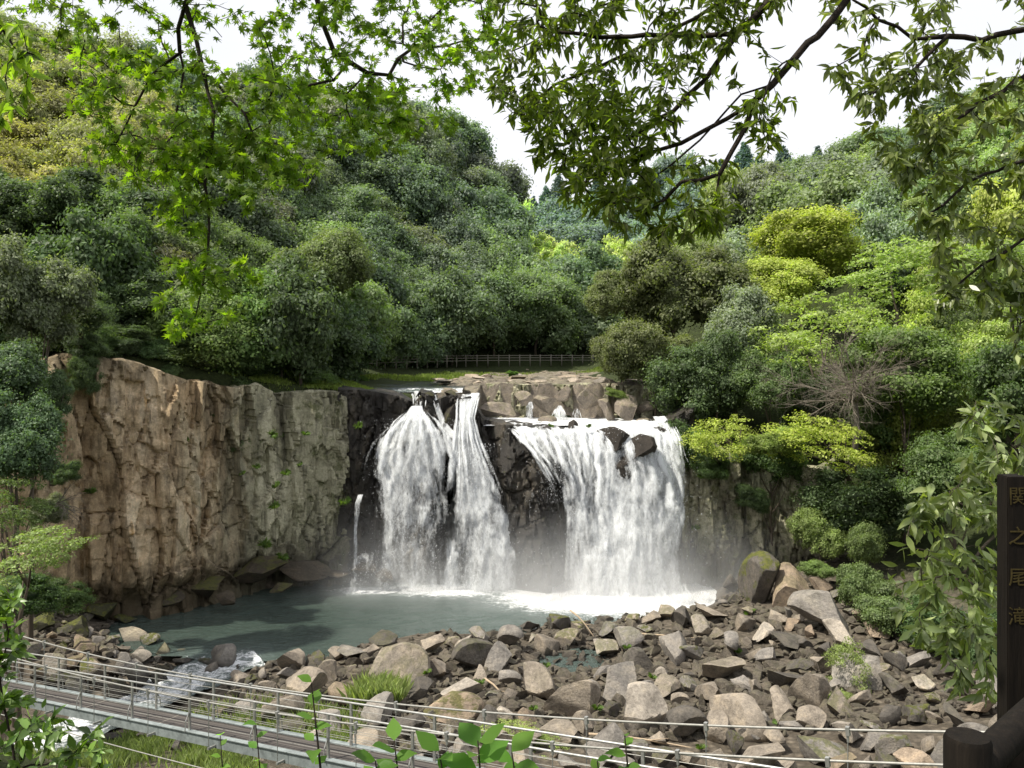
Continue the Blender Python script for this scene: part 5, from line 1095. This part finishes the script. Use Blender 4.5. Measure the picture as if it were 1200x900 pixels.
# --- evergreen, upper right; trunk right of the viewer
ET = Vector((4.4, 1.5, g1(4.4, 1.5)))
eg = [[np.array(ET), np.array((4.3, 1.6, 22.5)), np.array((4.0, 2.1, 24.6)), np.array((3.3, 3.2, 25.0)), np.array(W(1120,-150,4.6))],
      G((1120,-150,4.6), (1050,-70,4.6), (992,0,4.6), (960,40,4.6), (930,68,4.6), (905,100,4.6), (882,120,4.6), (850,140,4.65), (800,168,4.7), (750,182,4.8), (700,205,4.9), (660,235,4.9)),
      G((882,120,4.6), (872,150,4.55), (858,178,4.55), (842,205,4.5), (838,245,4.5), (812,275,4.5), (790,262,4.5)), G((842,205,4.5), (800,215,4.6), (760,250,4.6), (725,240,4.6)),
      G((1050,-70,4.6), (960,-30,4.8), (898,5,4.8), (865,40,4.8), (840,75,4.8), (790,130,4.9), (740,160,5.0), (680,165,5.0)),
      G((960,-30,4.8), (880,-20,5), (800,30,5), (720,70,5.1), (650,100,5.1), (590,140,5.1)), G((880,-20,5), (760,-20,5.2), (680,20,5.2), (600,60,5.2)), G((865,40,4.8), (800,40,4.9), (700,45,5), (640,35,5)), 
      G((905,100,4.6), (870,110,4.7), (835,150,4.75), (770,205,4.8)), G((930,68,4.6), (905,85,4.5), (890,140,4.4), (900,170,4.4))]
ea = poly_pts([([(560,-60),(880,-60),(860,60),(760,190),(640,180),(570,100)], 400, 4.4, 5.4), ([(600,100),(760,110),(760,230),(690,260),(620,190)], 150, 4.5, 5.2), ([(660,190),(800,170),(870,190),(850,280),(790,280),(720,270)], 95, 4.3, 4.8), ([(840,100),(935,110),(930,170),(880,190)], 18, 4.3, 4.7), ([(820,-60),(960,-60),(900,60),(840,90)], 40, 4.5, 5.2), ([(560,-420),(1000,-420),(980,-70),(560,-70)], 110, 4, 5.4)], rng)  # last region: out-of-view upper crown added for its shade
A, par, R, ng = grow(eg, ea, rng, .09, .0017, .03, 2.15, .18)
et = empty('evergreen_tree', ET, 'evergreen with long narrow leaves on dark limbs reaching in from upper right', 'tree'); rel(tubes(A, par, np.minimum(R*np.where(np.arange(len(R)) < ng, 1.2, 1.), .13), 0, 7), ET).build('branches', M_TWIG, et, True)
def eaxis(dr, n): v = dr*.5+rng.normal(0, .5, (n, 3)); v[:, 2] -= .55; return v
def enorm(dr, n): v = rng.normal(0, .7, (n, 3)); v[:, 1] -= .5; v[:, 2] += .4; return v
d_ = foliage(A, par, R, .0047, 5.2, lance_arrays(.16), .068, rng, eaxis, enorm, lambda P, n: np.clip(rng.normal(.5, .16, n), .1, 1)); d_ = (d_[0]-np.array(ET), *d_[1:]); leaves_obj('leaves', d_, M_MAPLE, et, (.055, .07, .014))
# --- second evergreen at the right edge
QT = Vector((5.6, 3.2, g1(5.6, 3.2)))
qg = [[np.array(QT), np.array((5.5, 3.3, 22.0)), np.array((5.2, 3.8, 23.6)), np.array(W(1330,20,6.2))], G((1330,20,6.2), (1260,25,6.0), (1200,35,5.9), (1150,45,5.8), (1110,42,5.8), (1070,45,5.8), (1030,20,5.8), (1000,0,5.8)),
      G((1260,25,6.0), (1200,90,5.9), (1150,120,5.8), (1110,150,5.7), (1075,195,5.7)), G((1330,20,6.2), (1270,130,6.0), (1200,190,5.9), (1140,210,5.8), (1090,250,5.7)), G((1270,130,6.0), (1240,250,6.0), (1200,280,5.9), (1150,310,5.8), (1110,345,5.8)), G((1110,42,5.8), (1060,90,5.7), (1010,115,5.6)), G((1240,250,6), (1230,350,6), (1195,380,5.9)), G((1030,20,5.8), (1010,60,5.7), (980,78,5.7))]
qa = poly_pts([([(1000,60),(1120,60),(1120,170),(1050,200),(985,130),(970,80)], 95, 5.4, 6.0), ([(1080,-60),(1280,-60),(1280,200),(1120,220),(1060,190)], 190, 5.4, 6.3), ([(1040,180),(1140,190),(1120,280),(1060,270)], 42, 5.5, 5.9), ([(1130,200),(1280,200),(1280,400),(1180,380),(1110,350),(1090,300)], 85, 5.5, 6.2), ([(1090,300),(1200,330),(1200,370),(1090,370)], 22, 5.6, 6), ([(1190,370),(1260,370),(1260,440),(1190,420)], 16, 5.6, 6), ([(950,-60),(1080,-60),(1060,30),(980,60)], 30, 5.5, 6), ([(1000,-420),(1500,-420),(1500,200),(1300,200),(1200,-70),(1000,-70)], 70, 4.6, 6.4)], rng)  # last region: unseen foliage overhead, added to shade the near right side
A, par, R, ng = grow(qg, qa, rng, .1, .0018, .03, 2.15, .18)
qt = empty('evergreen_tree', QT, 'evergreen with broader leaves hanging along the upper right edge', 'tree'); rel(tubes(A, par, np.minimum(R*np.where(np.arange(len(R)) < ng, 1.4, 1.), .13), 0, 7), QT).build('branches', M_TWIG, qt, True)
d_ = foliage(A, par, R, .005, 4.4, lance_arrays(.19), .083, rng, eaxis, enorm, lambda P, n: np.clip(rng.normal(.5, .16, n), .1, 1)); d_ = (d_[0]-np.array(QT), *d_[1:]); leaves_obj('leaves', d_, M_GLOSSY, qt, (.08, .10, .028))
# --- glossy drooping shrub right
ST = Vector((4.6, 6.3, g1(4.6, 6.3)))
sg = [[np.array(ST), np.array((4.55, 6.2, 19.6)), np.array((4.2, 6.1, 20.6))], [np.array((4.2, 6.1, 20.6))]+G((1250,580,6.1), (1180,530,6.0), (1150,490,6.0)), [np.array((4.2, 6.1, 20.6))]+G((1270,640,6.1), (1180,610,6), (1120,590,5.9), (1080,600,5.8)), G((1180,610,6), (1130,670,5.9), (1080,680,5.8)), [np.array((4.4, 6.2, 20.1))]+G((1260,760,6.1), (1180,745,6), (1130,735,5.9))]
sa = poly_pts([([(1130,470),(1210,465),(1215,600),(1120,580)], 62, 5.7, 6.3), ([(1085,560),(1170,540),(1170,760),(1120,770),(1070,750),(1040,690),(1060,610)], 135, 5.6, 6.2), ([(1180,600),(1290,480),(1290,780),(1180,780)], 60, 5.7, 6.4), ([(1110,780),(1170,770),(1170,830),(1120,810)], 16, 5.6, 6)], rng)
A, par, R, ng = grow(sg, sa, rng, .1, .002, .05, 2.2, .18)
st = empty('glossy_shrub', ST, 'shrub with drooping glossy oval leaves beside the sign post', 'shrub'); rel(tubes(A, par, np.minimum(R, .05), 0, 6), ST).build('branches', M_BARK, st, True)
d_ = foliage(A, par, R, .0058, 3.4, lance_arrays(.19), .105, rng, eaxis, enorm, lambda P, n: np.clip(rng.normal(.5, .16, n), .1, 1)); d_ = (d_[0]-np.array(ST), *d_[1:]); leaves_obj('leaves', d_, M_GLOSSY, st, (.11, .135, .055))
# --- lower left shrub and top left branch
LT_ = Vector((-5.6, 7.2, g1(-5.6, 7.2)))
lg = [[np.array(LT_), np.array((-5.3, 7.3, 17.4))]+G((20,900,7.4), (40,850,7.4)), G((20,900,7.4), (0,800,7.5), (10,740,7.5)), G((20,900,7.4), (80,890,7.4), (110,860,7.4))]
la = poly_pts([([(-60,680),(20,690),(30,760),(20,800),(40,830),(-60,830)], 75, 7.2, 7.8), ([(-40,820),(50,830),(110,845),(130,880),(120,950),(-60,950)], 95, 7.1, 7.7)], rng)
A, par, R, ng = grow(lg, la, rng, .1, .002, .04, 2.2, .18)
lt = empty('leafy_shrub', LT_, 'dark leafy shrub in the lower left corner in front of the bridge', 'shrub'); rel(tubes(A, par, np.minimum(R, .04), 0, 5), LT_).build('branches', M_TWIG, lt, True)
def saxis(dr, n): v = dr*.7+rng.normal(0, .6, (n, 3)); return v
def snorm(dr, n): v = rng.normal(0, .5, (n, 3)); v[:, 2] += 1; v[:, 1] -= .3; return v
d_ = foliage(A, par, R, .006, 2.2, lance_arrays(.26), .12, rng, saxis, snorm, lambda P, n: np.clip(rng.normal(.45, .18, n), .1, 1)); d_ = (d_[0]-np.array(LT_), *d_[1:]); leaves_obj('leaves', d_, M_GLOSSY, lt, (.06, .10, .02))
KT = Vector((-5.2, 3.0, g1(-5.2, 3.0))); kg = [[np.array(KT), np.array((-5.1, 3.1, 22.6)), np.array((-4.4, 4.2, 24.4))]+G((-60,10,5.2), (0,30,5.2), (20,60,5.2))]; ka = poly_pts([([(-80,-40),(20,-20),(40,40),(45,90),(15,135),(-60,140)], 75, 4.9, 5.5)], rng)
A, par, R, ng = grow(kg, ka, rng, .1, .002, .04, 2.2, .18)
kt = empty('oak_tree', KT, 'narrow leaved tree whose branch hangs in the top left corner', 'tree'); rel(tubes(A, par, np.minimum(R, .1), 0, 5), KT).build('branches', M_TWIG, kt, True)
d_ = foliage(A, par, R, .006, 1.8, lance_arrays(.2), .1, rng, eaxis, enorm, lambda P, n: np.clip(rng.normal(.5, .18, n), .1, 1)); d_ = (d_[0]-np.array(KT), *d_[1:]); leaves_obj('leaves', d_, M_MAPLE, kt, (.08, .11, .02))
# --- seedlings at the bottom
def ovate(wd=.42):
    V, T = lance_arrays(wd); V = V.copy(); V[:, 2] += .05; return V, T
def sprig(px, py, d, lv, label, size, pbase, seed):
    rg = np.random.default_rng(seed); a = W(px+pbase, 1000, d); b = W(px, py, d); root = empty('seedling', a, label, 'seedling'); m = MB(); md = (a+b)/2+Vector((.02, 0, 0)); m.tube([Vector((0, 0, 0)), md-a, b-a], [.006, .005, .0025], 6); m.build('stem', M_TWIG, root, True)
    n = lv
    for i in range(n):
        u = i/(n-1)
        P = np.array(b-a)[None]*(1-.55*u); an = i*2.4+seed; ax = np.array([[math.cos(an), math.sin(an)*.8, .25-.5*(u < .2)*0+.35*(1-u)]]); nr = np.array([[.1*math.cos(an), -.35, 1.]])
        V, T, t_, h_ = place_leaves(P, ax, nr, np.array([size*rg.uniform(.7, 1.1)]), ovate(.36), rg, np.array([rg.uniform(.4, .75)])); leaves_obj('leaf', (V, T, t_, h_), M_MAPLE, root, (.055, .11, .016))
for k, (px, py, d, n, lb, s, pb) in enumerate(((365,800,3.2,9,'tall seedling with four drooping green leaves before the bridge',.075,8), (300,850,4.5,7,'short seedling beside the bridge deck, middle one',.06,4), (258,862,5,7,'yellowish seedling beside the bridge deck, left one',.07,2), (560,868,3.2,9,'broad leaved plant at the bottom centre, largest leaves',.13,-3), (600,882,3.4,7,'broad leaved plant right of the largest one',.12,4), (462,868,3.4,7,'broad leaved plant left of the largest one',.11,3), (515,880,3.2,7,'low broad leaved plant between two larger ones',.10,3), (440,892,3.3,6,'lowest broad leaved plant near the deck',.09,0), (732,862,3.6,7,'dark seedling in front of the handrail end',.07,2), (700,892,3.6,6,'low dark seedling left of the other dark one',.07,2))): sprig(px, py, d, n, lb, s, pb, k+3)

# ------------------------------------------------------------------ sign post and log fence
sp = W(1186, 557, 4.05); SB = Vector((sp.x, 4.05, g1(sp.x, 4.05)-.3)); sg_ = empty('sign_post', SB, 'dark square wooden post carved with four characters at the right edge', 'sign post')
hh = sp.z-SB.z; m = MB(); bw = .092
m.box((0, 0, hh/2), (bw, bw, hh)); me = m.mesh('post'); bm = bmesh.new(); bm.from_mesh(me); bmesh.ops.bevel(bm, geom=bm.edges[:], offset=.004, segments=2, affect='EDGES'); bm.to_mesh(me); bm.free(); link('post', me, M_DARKWOOD, sg_)
M_CARVE = m_simple('carved_paint', (.055, .043, .016), .9, .1, 0, .4, 40)
for i, ch_ in enumerate('関之尾滝'):
    cu = bpy.data.curves.new('character', 'FONT'); cu.body = ch_; cu.size = .088; cu.align_x = 'CENTER'; cu.align_y = 'CENTER'; cu.extrude = .0012
    to = bpy.data.objects.new('tmp_text', cu); COL.objects.link(to); bpy.context.view_layer.update(); dg = bpy.context.evaluated_depsgraph_get(); me = bpy.data.meshes.new_from_object(to.evaluated_get(dg)); bpy.data.objects.remove(to); me.name = 'character'
    o = link('character', me, M_CARVE, sg_); o.rotation_euler = (math.pi/2, 0, 0); py = (583, 630, 678, 724)[i]; o.location = (0, -bw/2-.0022, W(0, py, 4.0).z-SB.z)
lp = W(1134, 862, 2.45); LB = Vector((lp.x, 2.45, g1(lp.x, 2.45)-.2)); lf = empty('log_fence', LB, 'dark log post with a sloping log rail in the lower right corner', 'fence'); m = MB(); h = lp.z-LB.z
m.tube([(0, 0, 0), (0, 0, h-.012), (0, 0, h)], [.062, .0615, .056], 20); m.build('post', M_DARKWOOD, lf, True, .6)
for dz, nm in ((-.10, 'rail'), (-.36, 'rail')):
    a = Vector((.03, .02, h+dz)); b = a+Vector((1.35, 1.30, .0)); m = MB(); m.tube([a, (a+b)/2, b], [.048, .05, .052], 16); m.build(nm, M_DARKWOOD, lf, True, .6)
